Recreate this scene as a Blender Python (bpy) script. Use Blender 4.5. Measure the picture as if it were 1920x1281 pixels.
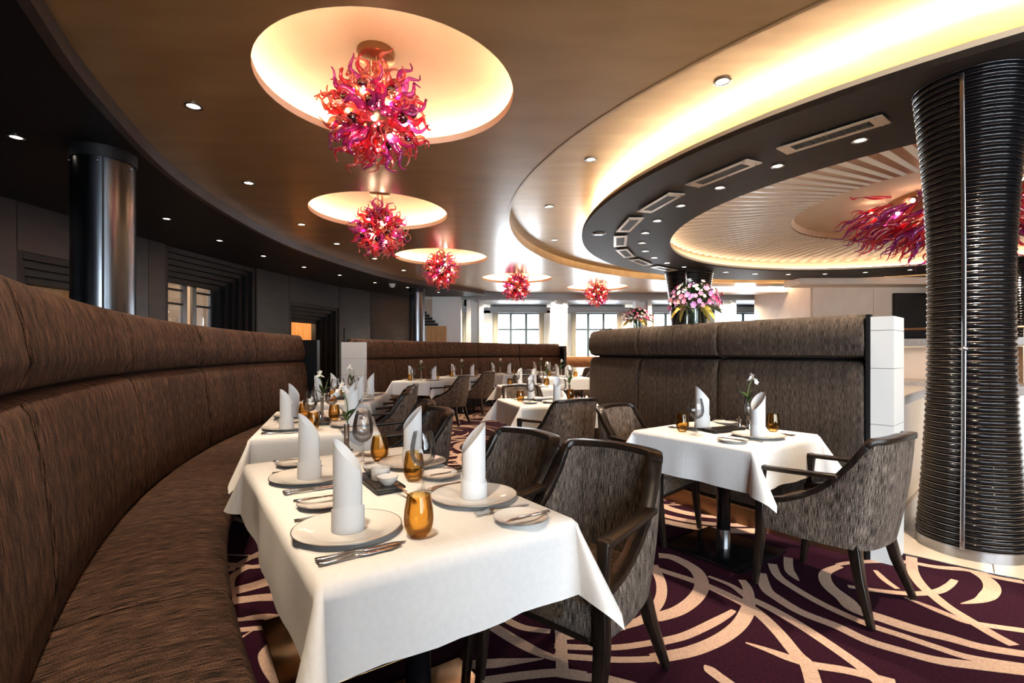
import bpy, bmesh, math, random
from mathutils import Vector, Matrix
from math import sin, cos, pi, radians, hypot, atan2

for o in list(bpy.data.objects):
    bpy.data.objects.remove(o)
S = bpy.context.scene
COL = S.collection
R = random.Random(7)

# ------------------------------------------------------------------ camera, sky, exposure
EYE = 1.27
cam = bpy.data.cameras.new('camera')
cam.sensor_width = 36.0
cam.lens = 925.0 / 1920.0 * 36.0
cam.shift_y = 19.5 / 1920.0
cam.clip_start = 0.02
cam_o = bpy.data.objects.new('camera', cam)
COL.objects.link(cam_o)
cam_o.location = (0, 0, EYE)
cam_o.rotation_euler = (pi / 2, 0, 0)
S.camera = cam_o

S.view_settings.view_transform = 'Standard'
S.view_settings.look = 'None'
S.view_settings.gamma = 1.0
S.view_settings.exposure = 0.0
try:
    S.view_settings.use_curve_mapping = False
except Exception:
    pass
S.cycles.max_bounces = 7
S.cycles.diffuse_bounces = 3
S.cycles.glossy_bounces = 3
S.cycles.transmission_bounces = 4
S.cycles.transparent_max_bounces = 28
S.cycles.caustics_reflective = False
S.cycles.caustics_refractive = False
S.cycles.sample_clamp_indirect = 4.0
S.cycles.use_denoising = True

W = bpy.data.worlds.new('overcast sky')
S.world = W
W.use_nodes = True
bg = W.node_tree.nodes['Background']
bg.inputs['Color'].default_value = (0.84, 0.93, 1.0, 1)
bg.inputs['Strength'].default_value = 20.0


def area(name, loc, rot, sx, sy, energy, col, portal=False):
    l = bpy.data.lights.new(name, 'AREA')
    l.shape = 'RECTANGLE'
    l.size, l.size_y = sx, sy
    l.energy, l.color = energy, col
    if portal:
        l.cycles.is_portal = True
    o = bpy.data.objects.new(name, l)
    COL.objects.link(o)
    o.location, o.rotation_euler = loc, rot
    return o


WIN_X = [-2.51 + 2.74 * k for k in range(5)]       # far windows
for k, wx in enumerate(WIN_X):
    area('window_portal', (wx, 17.7, 1.75), (-pi / 2, 0, 0), 1.62, 1.8, 1, (1, 1, 1), True)
BACK_X, BACK_W = [1.8, 5.2, 8.6], [3.0, 3.0, 3.0]
for k in range(3):                                   # windows behind the photographer
    area('window_portal', (BACK_X[k], -3.95, 1.7), (pi / 2, 0, 0), BACK_W[k], 2.6, 1, (1, 1, 1), True)
WARM = (1.0, 0.70, 0.40)

# ------------------------------------------------------------------ materials
MATS = {}


def new_mat(name):
    m = bpy.data.materials.new(name)
    m.use_nodes = True
    MATS[name] = m
    nt = m.node_tree
    return m, nt, nt.nodes['Principled BSDF']


def pbr(name, col, rough=0.5, metal=0.0, spec=0.5, emis=None, estr=0.0, coat=0.0, sheen=0.0):
    m, nt, b = new_mat(name)
    b.inputs['Base Color'].default_value = (*col, 1)
    b.inputs['Roughness'].default_value = rough
    b.inputs['Metallic'].default_value = metal
    b.inputs['Specular IOR Level'].default_value = spec
    b.inputs['Coat Weight'].default_value = coat
    b.inputs['Sheen Weight'].default_value = sheen
    if emis:
        b.inputs['Emission Color'].default_value = (*emis, 1)
        b.inputs['Emission Strength'].default_value = estr
    return m


def noise_mix(name, c1, c2, scale=(1, 1, 1), nscale=5.0, detail=3.0, lo=0.35, hi=0.65, rough=0.5, metal=0.0,
              coord='Object', bump=0.0, spec=0.5, rough2=None, aniso=0.0, dist=0.0):
    m, nt, b = new_mat(name)
    N = nt.nodes
    tc = N.new('ShaderNodeTexCoord')
    mp = N.new('ShaderNodeMapping')
    mp.inputs['Scale'].default_value = scale
    nt.links.new(tc.outputs[coord], mp.inputs['Vector'])
    n = N.new('ShaderNodeTexNoise')
    n.inputs['Scale'].default_value = nscale
    n.inputs['Detail'].default_value = detail
    n.inputs['Distortion'].default_value = dist
    nt.links.new(mp.outputs['Vector'], n.inputs['Vector'])
    r = N.new('ShaderNodeValToRGB')
    r.color_ramp.elements[0].position = lo
    r.color_ramp.elements[0].color = (*c1, 1)
    r.color_ramp.elements[1].position = hi
    r.color_ramp.elements[1].color = (*c2, 1)
    nt.links.new(n.outputs['Fac'], r.inputs['Fac'])
    nt.links.new(r.outputs['Color'], b.inputs['Base Color'])
    b.inputs['Roughness'].default_value = rough
    b.inputs['Metallic'].default_value = metal
    b.inputs['Specular IOR Level'].default_value = spec
    b.inputs['Anisotropic'].default_value = aniso
    if rough2 is not None:
        mr = N.new('ShaderNodeMapRange')
        mr.inputs['To Min'].default_value = rough
        mr.inputs['To Max'].default_value = rough2
        nt.links.new(n.outputs['Fac'], mr.inputs['Value'])
        nt.links.new(mr.outputs['Result'], b.inputs['Roughness'])
    if bump:
        bp = N.new('ShaderNodeBump')
        bp.inputs['Strength'].default_value = bump
        bp.inputs['Distance'].default_value = 0.002
        nt.links.new(n.outputs['Fac'], bp.inputs['Height'])
        nt.links.new(bp.outputs['Normal'], b.inputs['Normal'])
    return m


def fabric(name, dark, light, su=300.0, sv=22.0, lo=0.40, hi=0.68, bump=0.25):
    """woven slub cloth: stretched threads in UV metres, broad tone drift, fine cross weave"""
    m, nt, b = new_mat(name)
    N, L = nt.nodes, nt.links
    tc = N.new('ShaderNodeTexCoord')
    mp = N.new('ShaderNodeMapping'); mp.inputs['Scale'].default_value = (su, sv, 1)
    L.new(tc.outputs['UV'], mp.inputs['Vector'])
    n = N.new('ShaderNodeTexNoise'); n.inputs['Scale'].default_value = 1.0; n.inputs['Detail'].default_value = 3.0
    L.new(mp.outputs['Vector'], n.inputs['Vector'])
    mp2 = N.new('ShaderNodeMapping'); mp2.inputs['Scale'].default_value = (70, 420, 1)
    L.new(tc.outputs['UV'], mp2.inputs['Vector'])
    n2 = N.new('ShaderNodeTexNoise'); n2.inputs['Scale'].default_value = 1.0; n2.inputs['Detail'].default_value = 1.0
    L.new(mp2.outputs['Vector'], n2.inputs['Vector'])
    mp3 = N.new('ShaderNodeMapping'); mp3.inputs['Scale'].default_value = (26, 1.2, 1)
    L.new(tc.outputs['UV'], mp3.inputs['Vector'])
    n3 = N.new('ShaderNodeTexNoise'); n3.inputs['Scale'].default_value = 1.0; n3.inputs['Detail'].default_value = 2.0
    L.new(mp3.outputs['Vector'], n3.inputs['Vector'])
    a1 = N.new('ShaderNodeMath'); a1.operation = 'MULTIPLY_ADD'
    L.new(n2.outputs['Fac'], a1.inputs[0]); a1.inputs[1].default_value = 0.30
    L.new(n.outputs['Fac'], a1.inputs[2])
    a2 = N.new('ShaderNodeMath'); a2.operation = 'MULTIPLY_ADD'
    L.new(n3.outputs['Fac'], a2.inputs[0]); a2.inputs[1].default_value = 0.22
    L.new(a1.outputs[0], a2.inputs[2])
    a3 = N.new('ShaderNodeMath'); a3.operation = 'SUBTRACT'; a3.inputs[1].default_value = 0.26
    L.new(a2.outputs[0], a3.inputs[0])
    r = N.new('ShaderNodeValToRGB')
    r.color_ramp.elements[0].position = lo; r.color_ramp.elements[0].color = (*dark, 1)
    r.color_ramp.elements[1].position = hi; r.color_ramp.elements[1].color = (*light, 1)
    L.new(a3.outputs[0], r.inputs['Fac'])
    L.new(r.outputs['Color'], b.inputs['Base Color'])
    b.inputs['Roughness'].default_value = 0.8
    b.inputs['Specular IOR Level'].default_value = 0.12
    b.inputs['Sheen Weight'].default_value = 0.0
    bp = N.new('ShaderNodeBump'); bp.inputs['Strength'].default_value = bump; bp.inputs['Distance'].default_value = 0.003
    L.new(a3.outputs[0], bp.inputs['Height']); L.new(bp.outputs['Normal'], b.inputs['Normal'])
    return m


def thin_glass(name, tint, edge_tint=None, gloss=0.08, rough=0.02, translucent=0.0):
    """thin walled glass: tinted see-through, darker at grazing edges, fresnel reflections"""
    m = bpy.data.materials.new(name)
    m.use_nodes = True
    MATS[name] = m
    nt = m.node_tree
    N, L = nt.nodes, nt.links
    N.clear()
    out = N.new('ShaderNodeOutputMaterial')
    tr = N.new('ShaderNodeBsdfTransparent')
    lw = N.new('ShaderNodeLayerWeight'); lw.inputs['Blend'].default_value = 0.35
    mx = N.new('ShaderNodeMix'); mx.data_type = 'RGBA'
    mx.inputs['A'].default_value = (*tint, 1)
    mx.inputs['B'].default_value = (*(edge_tint or tuple(c * 0.55 for c in tint)), 1)
    L.new(lw.outputs['Facing'], mx.inputs['Factor'])
    L.new(mx.outputs['Result'], tr.inputs['Color'])
    base = tr
    if translucent:
        tl = N.new('ShaderNodeBsdfTranslucent')
        L.new(mx.outputs['Result'], tl.inputs['Color'])
        df = N.new('ShaderNodeBsdfDiffuse')
        L.new(mx.outputs['Result'], df.inputs['Color'])
        ad = N.new('ShaderNodeMixShader'); ad.inputs[0].default_value = 0.4
        L.new(tl.outputs[0], ad.inputs[1]); L.new(df.outputs[0], ad.inputs[2])
        ms0 = N.new('ShaderNodeMixShader'); ms0.inputs[0].default_value = translucent
        L.new(tr.outputs[0], ms0.inputs[1]); L.new(ad.outputs[0], ms0.inputs[2])
        base = ms0
    gl = N.new('ShaderNodeBsdfGlossy'); gl.inputs['Roughness'].default_value = rough
    fr = N.new('ShaderNodeFresnel'); fr.inputs['IOR'].default_value = 1.5
    ma = N.new('ShaderNodeMath'); ma.operation = 'MULTIPLY_ADD'; ma.use_clamp = True
    L.new(fr.outputs[0], ma.inputs[0]); ma.inputs[1].default_value = 0.6; ma.inputs[2].default_value = gloss
    ms = N.new('ShaderNodeMixShader')
    L.new(ma.outputs[0], ms.inputs[0]); L.new(base.outputs[0], ms.inputs[1]); L.new(gl.outputs[0], ms.inputs[2])
    L.new(ms.outputs[0], out.inputs['Surface'])
    return m


def emit(name, col, strength):
    m = bpy.data.materials.new(name)
    m.use_nodes = True
    MATS[name] = m
    nt = m.node_tree
    nt.nodes.clear()
    out = nt.nodes.new('ShaderNodeOutputMaterial')
    e = nt.nodes.new('ShaderNodeEmission')
    e.inputs['Color'].default_value = (*col, 1)
    e.inputs['Strength'].default_value = strength
    nt.links.new(e.outputs[0], out.inputs['Surface'])
    return m


noise_mix('gold_lacquer', (0.37, 0.205, 0.075), (0.57, 0.335, 0.135), scale=(0.8, 2.4, 1), nscale=1.6, detail=7, lo=0.2, hi=0.85,
          rough=0.30, rough2=0.42, metal=0.25, spec=0.5)
noise_mix('gold_lacquer_lit', (0.46, 0.29, 0.135), (0.56, 0.37, 0.18), scale=(0.6, 3.0, 1), nscale=2.2, detail=6, lo=0.3, hi=0.7,
          rough=0.34, rough2=0.44, metal=0.45, spec=0.6)  # same gold lacquer, lightened for the cove light on the step
pbr('soffit_black', (0.006, 0.006, 0.007), 0.55, spec=0.25)
for _n in ('gold_lacquer', 'gold_lacquer_lit'):
    _b = MATS[_n].node_tree.nodes['Principled BSDF']
    _b.inputs['Coat Weight'].default_value = 0.55
    _b.inputs['Coat Roughness'].default_value = 0.20
noise_mix('soffit_trim', (0.035, 0.024, 0.02), (0.05, 0.034, 0.028), nscale=6, rough=0.45)
noise_mix('ring_brown', (0.013, 0.009, 0.007), (0.020, 0.014, 0.011), scale=(1, 8, 1), nscale=5, rough=0.6, spec=0.2)
pbr('cream_plaster', (0.80, 0.66, 0.46), 0.7)
noise_mix('dome_plaster', (0.76, 0.54, 0.36), (0.80, 0.59, 0.41), nscale=2.5, detail=5, rough=0.65)
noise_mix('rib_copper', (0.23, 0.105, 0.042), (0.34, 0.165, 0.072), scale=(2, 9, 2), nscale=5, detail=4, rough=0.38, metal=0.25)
pbr('rib_lit_face', (0.80, 0.68, 0.55), 0.45)  # steep rib faces: window light on them put into the pale colour
noise_mix('wall_dark', (0.010, 0.011, 0.014), (0.022, 0.020, 0.023), scale=(1, 1, 3), nscale=2.2, detail=6, rough=0.30, rough2=0.45,
          metal=0.35, spec=0.6)
pbr('step_black', (0.007, 0.007, 0.008), 0.5, spec=0.3)
pbr('black_gloss', (0.004, 0.004, 0.005), 0.15, spec=0.28)
pbr('steel', (0.62, 0.62, 0.64), 0.22, metal=1.0)
pbr('chrome', (0.85, 0.84, 0.82), 0.08, metal=1.0)
noise_mix('dark_steel', (0.10, 0.11, 0.125), (0.17, 0.18, 0.20), scale=(6, 6, 0.3), nscale=4, detail=4, rough=0.24, metal=1.0)
pbr('bronze', (0.36, 0.20, 0.10), 0.3, metal=0.9)
pbr('vent_frame_metal', (0.80, 0.62, 0.46), 0.35, metal=0.35)
pbr('vent_mesh_metal', (0.12, 0.11, 0.10), 0.5, metal=0.5)
pbr('white_gloss', (0.84, 0.82, 0.79), 0.16)
pbr('white_paint', (0.88, 0.88, 0.86), 0.5)
pbr('beige_warm_lit', (0.78, 0.55, 0.36), 0.14)  # side counter front: warm lamp light put into the beige
pbr('grey_blue_paint', (0.33, 0.36, 0.38), 0.5)
pbr('grey_blue_dark', (0.03, 0.06, 0.075), 0.5)
pbr('curtain_cloth', (0.55, 0.52, 0.43), 0.9)
noise_mix('beige_wall', (0.66, 0.50, 0.39), (0.71, 0.56, 0.44), nscale=3, detail=4, rough=0.5)
noise_mix('marble', (0.60, 0.47, 0.38), (0.80, 0.70, 0.62), nscale=3.5, detail=7, lo=0.4, hi=0.62, rough=0.2, dist=1.6)
noise_mix('stone_counter', (0.33, 0.28, 0.25), (0.42, 0.37, 0.33), nscale=30, detail=4, rough=0.3)
noise_mix('tile_cream', (0.66, 0.54, 0.42), (0.74, 0.63, 0.51), nscale=2.0, detail=6, rough=0.25)
pbr('grout', (0.30, 0.25, 0.20), 0.8)
noise_mix('warm_wood', (0.50, 0.27, 0.10), (0.66, 0.39, 0.17), scale=(8, 8, 0.6), nscale=3, detail=5, rough=0.4)
noise_mix('chair_wood', (0.009, 0.006, 0.0045), (0.024, 0.0145, 0.010), scale=(12, 12, 2), nscale=4, detail=4, rough=0.30, spec=0.32)
fabric('banquette_fabric', (0.006, 0.0033, 0.0024), (0.180, 0.097, 0.064), su=260, sv=14, lo=0.42, hi=0.72)
fabric('banquette_seat_fabric', (0.006, 0.0035, 0.0026), (0.150, 0.084, 0.056), su=260, sv=14, lo=0.42, hi=0.72)
fabric('booth_fabric', (0.014, 0.010, 0.008), (0.150, 0.116, 0.094), su=400, sv=22, lo=0.40, hi=0.72)
fabric('chair_fabric', (0.016, 0.011, 0.009), (0.34, 0.26, 0.205), su=420, sv=20, lo=0.40, hi=0.70, bump=0.4)
fabric('seat_fabric', (0.022, 0.014, 0.009), (0.24, 0.165, 0.105), su=330, sv=60, lo=0.36, hi=0.66, bump=0.4)
noise_mix('carpet_purple', (0.016, 0.0022, 0.008), (0.028, 0.0045, 0.014), nscale=90, detail=2, rough=0.95, spec=0.1, bump=0.6)
noise_mix('carpet_cream', (0.46, 0.31, 0.235), (0.57, 0.40, 0.31), nscale=90, detail=2, rough=0.95, spec=0.1, bump=0.6)
noise_mix('tablecloth_white', (0.84, 0.82, 0.80), (0.87, 0.85, 0.83), nscale=60, detail=2, rough=0.8, spec=0.2)
def _crease():
    m = MATS['tablecloth_white']; N, L = m.node_tree.nodes, m.node_tree.links
    b = N['Principled BSDF']
    tc = N.new('ShaderNodeTexCoord'); sp = N.new('ShaderNodeSeparateXYZ'); L.new(tc.outputs['Object'], sp.inputs[0])
    hs = []
    for ax, sc, off in (('X', 0.225, 0.10), ('Y', 0.21, 0.0)):
        a = N.new('ShaderNodeMath'); a.operation = 'ADD'; a.inputs[1].default_value = off; L.new(sp.outputs[ax], a.inputs[0])
        p = N.new('ShaderNodeMath'); p.operation = 'PINGPONG'; p.inputs[1].default_value = sc; L.new(a.outputs[0], p.inputs[0])
        q = N.new('ShaderNodeMapRange'); q.inputs['From Max'].default_value = 0.006; L.new(p.outputs[0], q.inputs['Value'])
        hs.append(q)
    mm = N.new('ShaderNodeMath'); mm.operation = 'MINIMUM'; L.new(hs[0].outputs[0], mm.inputs[0]); L.new(hs[1].outputs[0], mm.inputs[1])
    bp = N.new('ShaderNodeBump'); bp.inputs['Strength'].default_value = 0.35; bp.inputs['Distance'].default_value = 0.0015
    L.new(mm.outputs[0], bp.inputs['Height']); L.new(bp.outputs['Normal'], b.inputs['Normal'])
_crease()      # ironed fold lines
pbr('napkin_white', (0.90, 0.89, 0.88), 0.85, spec=0.2)
pbr('porcelain', (0.86, 0.83, 0.79), 0.08, coat=0.4)
pbr('plate_rim_silver', (0.50, 0.48, 0.46), 0.3, metal=0.9)
pbr('cutlery_silver', (0.78, 0.74, 0.70), 0.12, metal=1.0)
pbr('tray_black', (0.012, 0.010, 0.009), 0.3)
pbr('copper_plate', (0.55, 0.33, 0.17), 0.16, metal=1.0)
pbr('leaf_green', (0.028, 0.075, 0.016), 0.35)
pbr('leaf_dark', (0.015, 0.040, 0.014), 0.35)
pbr('leaf_yellow', (0.50, 0.38, 0.06), 0.4)
pbr('stem_green', (0.13, 0.20, 0.05), 0.5)
emit('trough_light', (1.0, 0.88, 0.70), 22.0)
pbr('petal_white', (0.88, 0.86, 0.80), 0.6)
pbr('petal_pink', (0.74, 0.22, 0.38), 0.6)
pbr('petal_lilac', (0.48, 0.20, 0.50), 0.6)
pbr('petal_magenta', (0.62, 0.05, 0.18), 0.6)
pbr('petal_blush', (0.80, 0.46, 0.46), 0.6)
pbr('pollen', (0.75, 0.55, 0.12), 0.7)
pbr('screen_black', (0.008, 0.008, 0.009), 0.2)
thin_glass('clear_glass', (0.99, 0.99, 0.99), (0.94, 0.935, 0.93), 0.01)
thin_glass('amber_glass', (0.955, 0.80, 0.50), (0.88, 0.62, 0.27), 0.01)
thin_glass('window_glass', (0.98, 0.99, 1.0), (0.9, 0.93, 0.95), 0.0)
thin_glass('glass_red', (1.0, 0.20, 0.26), (0.86, 0.025, 0.11), 0.06, 0.06, 0.30)
thin_glass('glass_amberpink', (1.0, 0.50, 0.38), (0.95, 0.16, 0.13), 0.06, 0.06, 0.30)
thin_glass('glass_purple', (0.90, 0.18, 0.66), (0.50, 0.02, 0.36), 0.06, 0.06, 0.30)
thin_glass('glass_crimson', (0.86, 0.08, 0.13), (0.45, 0.01, 0.05), 0.06, 0.06, 0.35)
thin_glass('glass_violet', (0.62, 0.07, 0.48), (0.25, 0.01, 0.22), 0.06, 0.06, 0.35)
thin_glass('glass_dark', (0.16, 0.008, 0.03), (0.03, 0.002, 0.008), 0.08, 0.05, 0.3)
thin_glass('water_glass', (0.90, 0.95, 0.93), (0.55, 0.62, 0.58), 0.02)
emit('led_strip', (1.0, 0.76, 0.50), 64.0)
emit('led_strip_ring', (1.0, 0.78, 0.53), 145.0)
emit('led_strip_dome', (1.0, 0.77, 0.53), 26.0)
emit('lamp_disc', (1.0, 0.84, 0.62), 9.0)
emit('bulb_glow', (1.0, 0.72, 0.48), 150.0)
emit('bulb_soft', (1.0, 0.66, 0.46), 45.0)
emit('lit_room', (1.0, 0.60, 0.26), 0.75)
emit('sign_glow', (0.9, 1.0, 0.95), 1.6)
emit('wall_wash', (1.0, 0.80, 0.55), 3.0)

# ------------------------------------------------------------------ mesh and object helpers
class G:
    """collects vertices, faces and uvs of one mesh"""
    def __init__(s):
        s.v, s.f, s.u, s.m = [], [], [], []

    def add(s, vs, fs, uvs=None, mi=0):
        b = len(s.v)
        s.v += [tuple(p) for p in vs]
        s.u += list(uvs) if uvs else [(0, 0)] * len(vs)
        s.f += [tuple(i + b for i in f) for f in fs]
        s.m += [mi] * len(fs)
        return s

    def box(s, c, d, rz=0.0, mi=0, taper=1.0):
        x, y, z = d[0] / 2, d[1] / 2, d[2] / 2
        vs = []
        for sz, k in ((-1, 1.0), (1, taper)):
            for sx, sy in ((-1, -1), (1, -1), (1, 1), (-1, 1)):
                px, py = sx * x * k, sy * y * k
                vs.append((c[0] + px * cos(rz) - py * sin(rz), c[1] + px * sin(rz) + py * cos(rz), c[2] + sz * z))
        fs = [(3, 2, 1, 0), (4, 5, 6, 7), (0, 1, 5, 4), (1, 2, 6, 5), (2, 3, 7, 6), (3, 0, 4, 7)]
        uv = [(v[0] + v[1], v[2]) for v in vs]
        return s.add(vs, fs, uv, mi)

    def lathe(s, prof, n=24, c=(0, 0, 0), mi=0, sx=1.0, a0=0.0, a1=2 * pi):
        full = abs(a1 - a0 - 2 * pi) < 1e-6
        cols = n if full else n + 1
        vs, uv = [], []
        for r, z in prof:
            for i in range(cols):
                a = a0 + (a1 - a0) * i / n
                vs.append((c[0] + r * cos(a) * sx, c[1] + r * sin(a), c[2] + z))
                uv.append((a * r, z))
        fs = []
        for j in range(len(prof) - 1):
            for i in range(n):
                k = (i + 1) % cols
                a, b, d, e = j * cols + i, j * cols + k, (j + 1) * cols + k, (j + 1) * cols + i
                fs.append((a, b, d, e))
        return s.add(vs, fs, uv, mi)

    def tube(s, path, rad, n=8, cap=True, mi=0, flat=None):
        """round (or flat=(w,h) rectangular) section swept along path"""
        P = [Vector(p) for p in path]
        m = len(P)
        rr = rad if isinstance(rad, (list, tuple)) else [rad] * m
        t0 = (P[1] - P[0]).normalized()
        ref = Vector((0, 0, 1)) if abs(t0.z) < 0.9 else Vector((1, 0, 0))
        nrm = (ref - t0 * ref.dot(t0)).normalized()
        vs, uv, L = [], [], 0.0
        for i in range(m):
            t = (P[min(i + 1, m - 1)] - P[max(i - 1, 0)]).normalized()
            nrm = (nrm - t * nrm.dot(t)).normalized()
            bi = t.cross(nrm)
            if i:
                L += (P[i] - P[i - 1]).length
            for k in range(n):
                a = 2 * pi * k / n
                q = P[i] + (nrm * cos(a) + bi * sin(a)) * rr[i]
                vs.append(q); uv.append((a * rr[i], L))
        fs = []
        for i in range(m - 1):
            for k in range(n):
                k2 = (k + 1) % n
                fs.append((i * n + k, i * n + k2, (i + 1) * n + k2, (i + 1) * n + k))
        if cap:
            fs.append(tuple(range(n - 1, -1, -1)))
            fs.append(tuple((m - 1) * n + k for k in range(n)))
        return s.add(vs, fs, uv, mi)

    def bar(s, path, side, w, h, mi=0, tw=None):
        """rectangular bar along path; side = list of sideways unit vectors; w along side, h across"""
        P = [Vector(p) for p in path]
        m = len(P)
        vs, uv, L = [], [], 0.0
        for i in range(m):
            t = (P[min(i + 1, m - 1)] - P[max(i - 1, 0)]).normalized()
            sd = Vector(side[i] if isinstance(side, list) else side)
            sd = (sd - t * sd.dot(t)).normalized()
            up = sd.cross(t)
            ww = w[i] if isinstance(w, (list, tuple)) else w
            hh = h[i] if isinstance(h, (list, tuple)) else h
            if i:
                L += (P[i] - P[i - 1]).length
            for a, b in ((-1, -1), (1, -1), (1, 1), (-1, 1)):
                vs.append(P[i] + sd * (a * ww / 2) + up * (b * hh / 2)); uv.append((a * ww, L))
        fs = []
        for i in range(m - 1):
            for k in range(4):
                k2 = (k + 1) % 4
                fs.append((i * 4 + k, i * 4 + k2, (i + 1) * 4 + k2, (i + 1) * 4 + k))
        fs += [(3, 2, 1, 0), tuple((m - 1) * 4 + k for k in range(4))]
        return s.add(vs, fs, uv, mi)

    def grid(s, rows, uvs=None, closed=False, mi=0):
        m, n = len(rows), len(rows[0])
        vs = [p for r in rows for p in r]
        uv = [q for r in uvs for q in r] if uvs else None
        fs = []
        for j in range(m - 1):
            for i in range(n if closed else n - 1):
                k = (i + 1) % n
                fs.append((j * n + i, j * n + k, (j + 1) * n + k, (j + 1) * n + i))
        return s.add(vs, fs, uv, mi)

    def ball(s, c, r, n=10, m=6, mi=0, sz=1.0):
        return s.lathe([(max(1e-4, r * sin(pi * j / m)), -r * sz * cos(pi * j / m)) for j in range(m + 1)], n, c, mi)

    def mesh(s, name, mats, smooth=True, ang=40):
        me = bpy.data.meshes.new(name)
        me.from_pydata(s.v, [], s.f)
        for m in (mats if isinstance(mats, (list, tuple)) else [mats]):
            me.materials.append(MATS[m])
        if any(s.m):
            me.polygons.foreach_set('material_index', s.m)
        ul = me.uv_layers.new(name='UVMap')
        li = [0] * len(me.loops)
        me.loops.foreach_get('vertex_index', li)
        flat = []
        for i in li:
            flat += s.u[i][:2]
        ul.data.foreach_set('uv', flat)
        if smooth:
            me.polygons.foreach_set('use_smooth', [True] * len(me.polygons))
            me.set_sharp_from_angle(angle=radians(ang))
        me.update()
        return me


def bevel(me, w=0.006, seg=2, ang=40):
    bm = bmesh.new(); bm.from_mesh(me)
    bmesh.ops.remove_doubles(bm, verts=bm.verts, dist=1e-5)
    ed = [e for e in bm.edges if len(e.link_faces) == 2 and e.calc_face_angle(0) > radians(ang)]
    bmesh.ops.bevel(bm, geom=ed, offset=w, segments=seg, profile=0.5, affect='EDGES', clamp_overlap=True)
    bm.to_mesh(me); bm.free()
    me.polygons.foreach_set('use_smooth', [True] * len(me.polygons))
    me.set_sharp_from_angle(angle=radians(50))
    return me


def thing(name, label, cat, loc=(0, 0, 0), rz=0.0, group=None):
    o = bpy.data.objects.new(name, None)
    o.empty_display_size = 0.1
    COL.objects.link(o)
    o.location = loc
    o.rotation_euler = (0, 0, rz)
    o['label'] = label
    o['category'] = cat
    if group:
        o['group'] = group
    return o


def part(name, me, parent=None, loc=None, rot=None, scale=None, label=None, kind=None):
    o = bpy.data.objects.new(name, me)
    COL.objects.link(o)
    if parent:
        o.parent = parent
    if loc: o.location = loc
    if rot: o.rotation_euler = rot
    if scale: o.scale = scale
    if label: o['label'] = label
    if kind: o['kind'] = kind
    return o


def single(name, me, label, cat, loc=(0, 0, 0), rz=0.0, group=None):
    o = part(name, me, None, loc, (0, 0, rz))
    o['label'] = label
    o['category'] = cat
    if group:
        o['group'] = group
    return o


def struct(name, me, parent=None, loc=None, label=None, rot=None):
    o = part(name, me, parent, loc, rot)
    if parent is None:
        o['kind'] = 'structure'
    if label:
        o['label'] = label
    return o


CACHE = {}


def cached(key, fn):
    if key not in CACHE:
        CACHE[key] = fn()
    return CACHE[key]


def catmull(pts, n):
    """n samples per span through the points"""
    P = [pts[0]] + list(pts) + [pts[-1]]
    out = []
    for i in range(1, len(P) - 2):
        for k in range(n):
            t = k / n
            q = []
            for d in range(len(P[0])):
                a, b, c, e = P[i - 1][d], P[i][d], P[i + 1][d], P[i + 2][d]
                q.append(0.5 * (2 * b + (c - a) * t + (2 * a - 5 * b + 4 * c - e) * t * t + (3 * b - a - 3 * c + e) * t ** 3))
            out.append(tuple(q))
    out.append(tuple(pts[-1]))
    return out


def interp(x, xs, ys):
    if x <= xs[0]: return ys[0]
    for i in range(1, len(xs)):
        if x <= xs[i]:
            t = (x - xs[i - 1]) / (xs[i] - xs[i - 1])
            return ys[i - 1] * (1 - t) + ys[i] * t
    return ys[-1]


def fill2d(loops, z, flip=False):
    """flat plate with holes as G-like mesh data"""
    bm = bmesh.new()
    edges = []
    for lp in loops:
        vs = [bm.verts.new((x, y, z)) for x, y in lp]
        for i in range(len(vs)):
            edges.append(bm.edges.new((vs[i], vs[(i + 1) % len(vs)])))
    bmesh.ops.triangle_fill(bm, use_beauty=True, use_dissolve=False, edges=edges)
    bmesh.ops.recalc_face_normals(bm, faces=bm.faces)
    bm.verts.index_update()
    g = G()
    vs = [v.co[:] for v in bm.verts]
    fs = [tuple(v.index for v in f.verts) for f in bm.faces]
    bm.free()
    return g.add(vs, fs, [(v[0], v[1]) for v in vs])


def circ(c, r, n=64, a0=0.0, a1=2 * pi):
    full = abs(a1 - a0 - 2 * pi) < 1e-6
    m = n if full else n + 1
    return [(c[0] + r * cos(a0 + (a1 - a0) * i / n), c[1] + r * sin(a0 + (a1 - a0) * i / n)) for i in range(m)]


ORD = ['first', 'second', 'third', 'fourth', 'fifth', 'sixth', 'seventh', 'eighth', 'ninth', 'tenth', 'eleventh', 'twelfth',
       'thirteenth', 'fourteenth', 'fifteenth', 'sixteenth', 'seventeenth', 'eighteenth', 'nineteenth', 'twentieth']

RC = (6.20, 6.70)      # centre of the round ceiling, the buffet island and the carpet edge
BC = (6.23, 6.50)      # centre of the banquette arcs


def pol(c, r, deg):
    return (c[0] + r * cos(radians(deg)), c[1] + r * sin(radians(deg)))


# ------------------------------------------------------------------ shell of the room
g = G(); g.box((5, 7, 4.15), (26, 26, 0.1))
struct('ceiling', g.mesh('roof_slab', 'soffit_black', False))
g = G(); g.box((5, 7, -0.10), (26, 26, 0.1))
struct('floor', g.mesh('floor_slab', 'grout', False))

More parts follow.
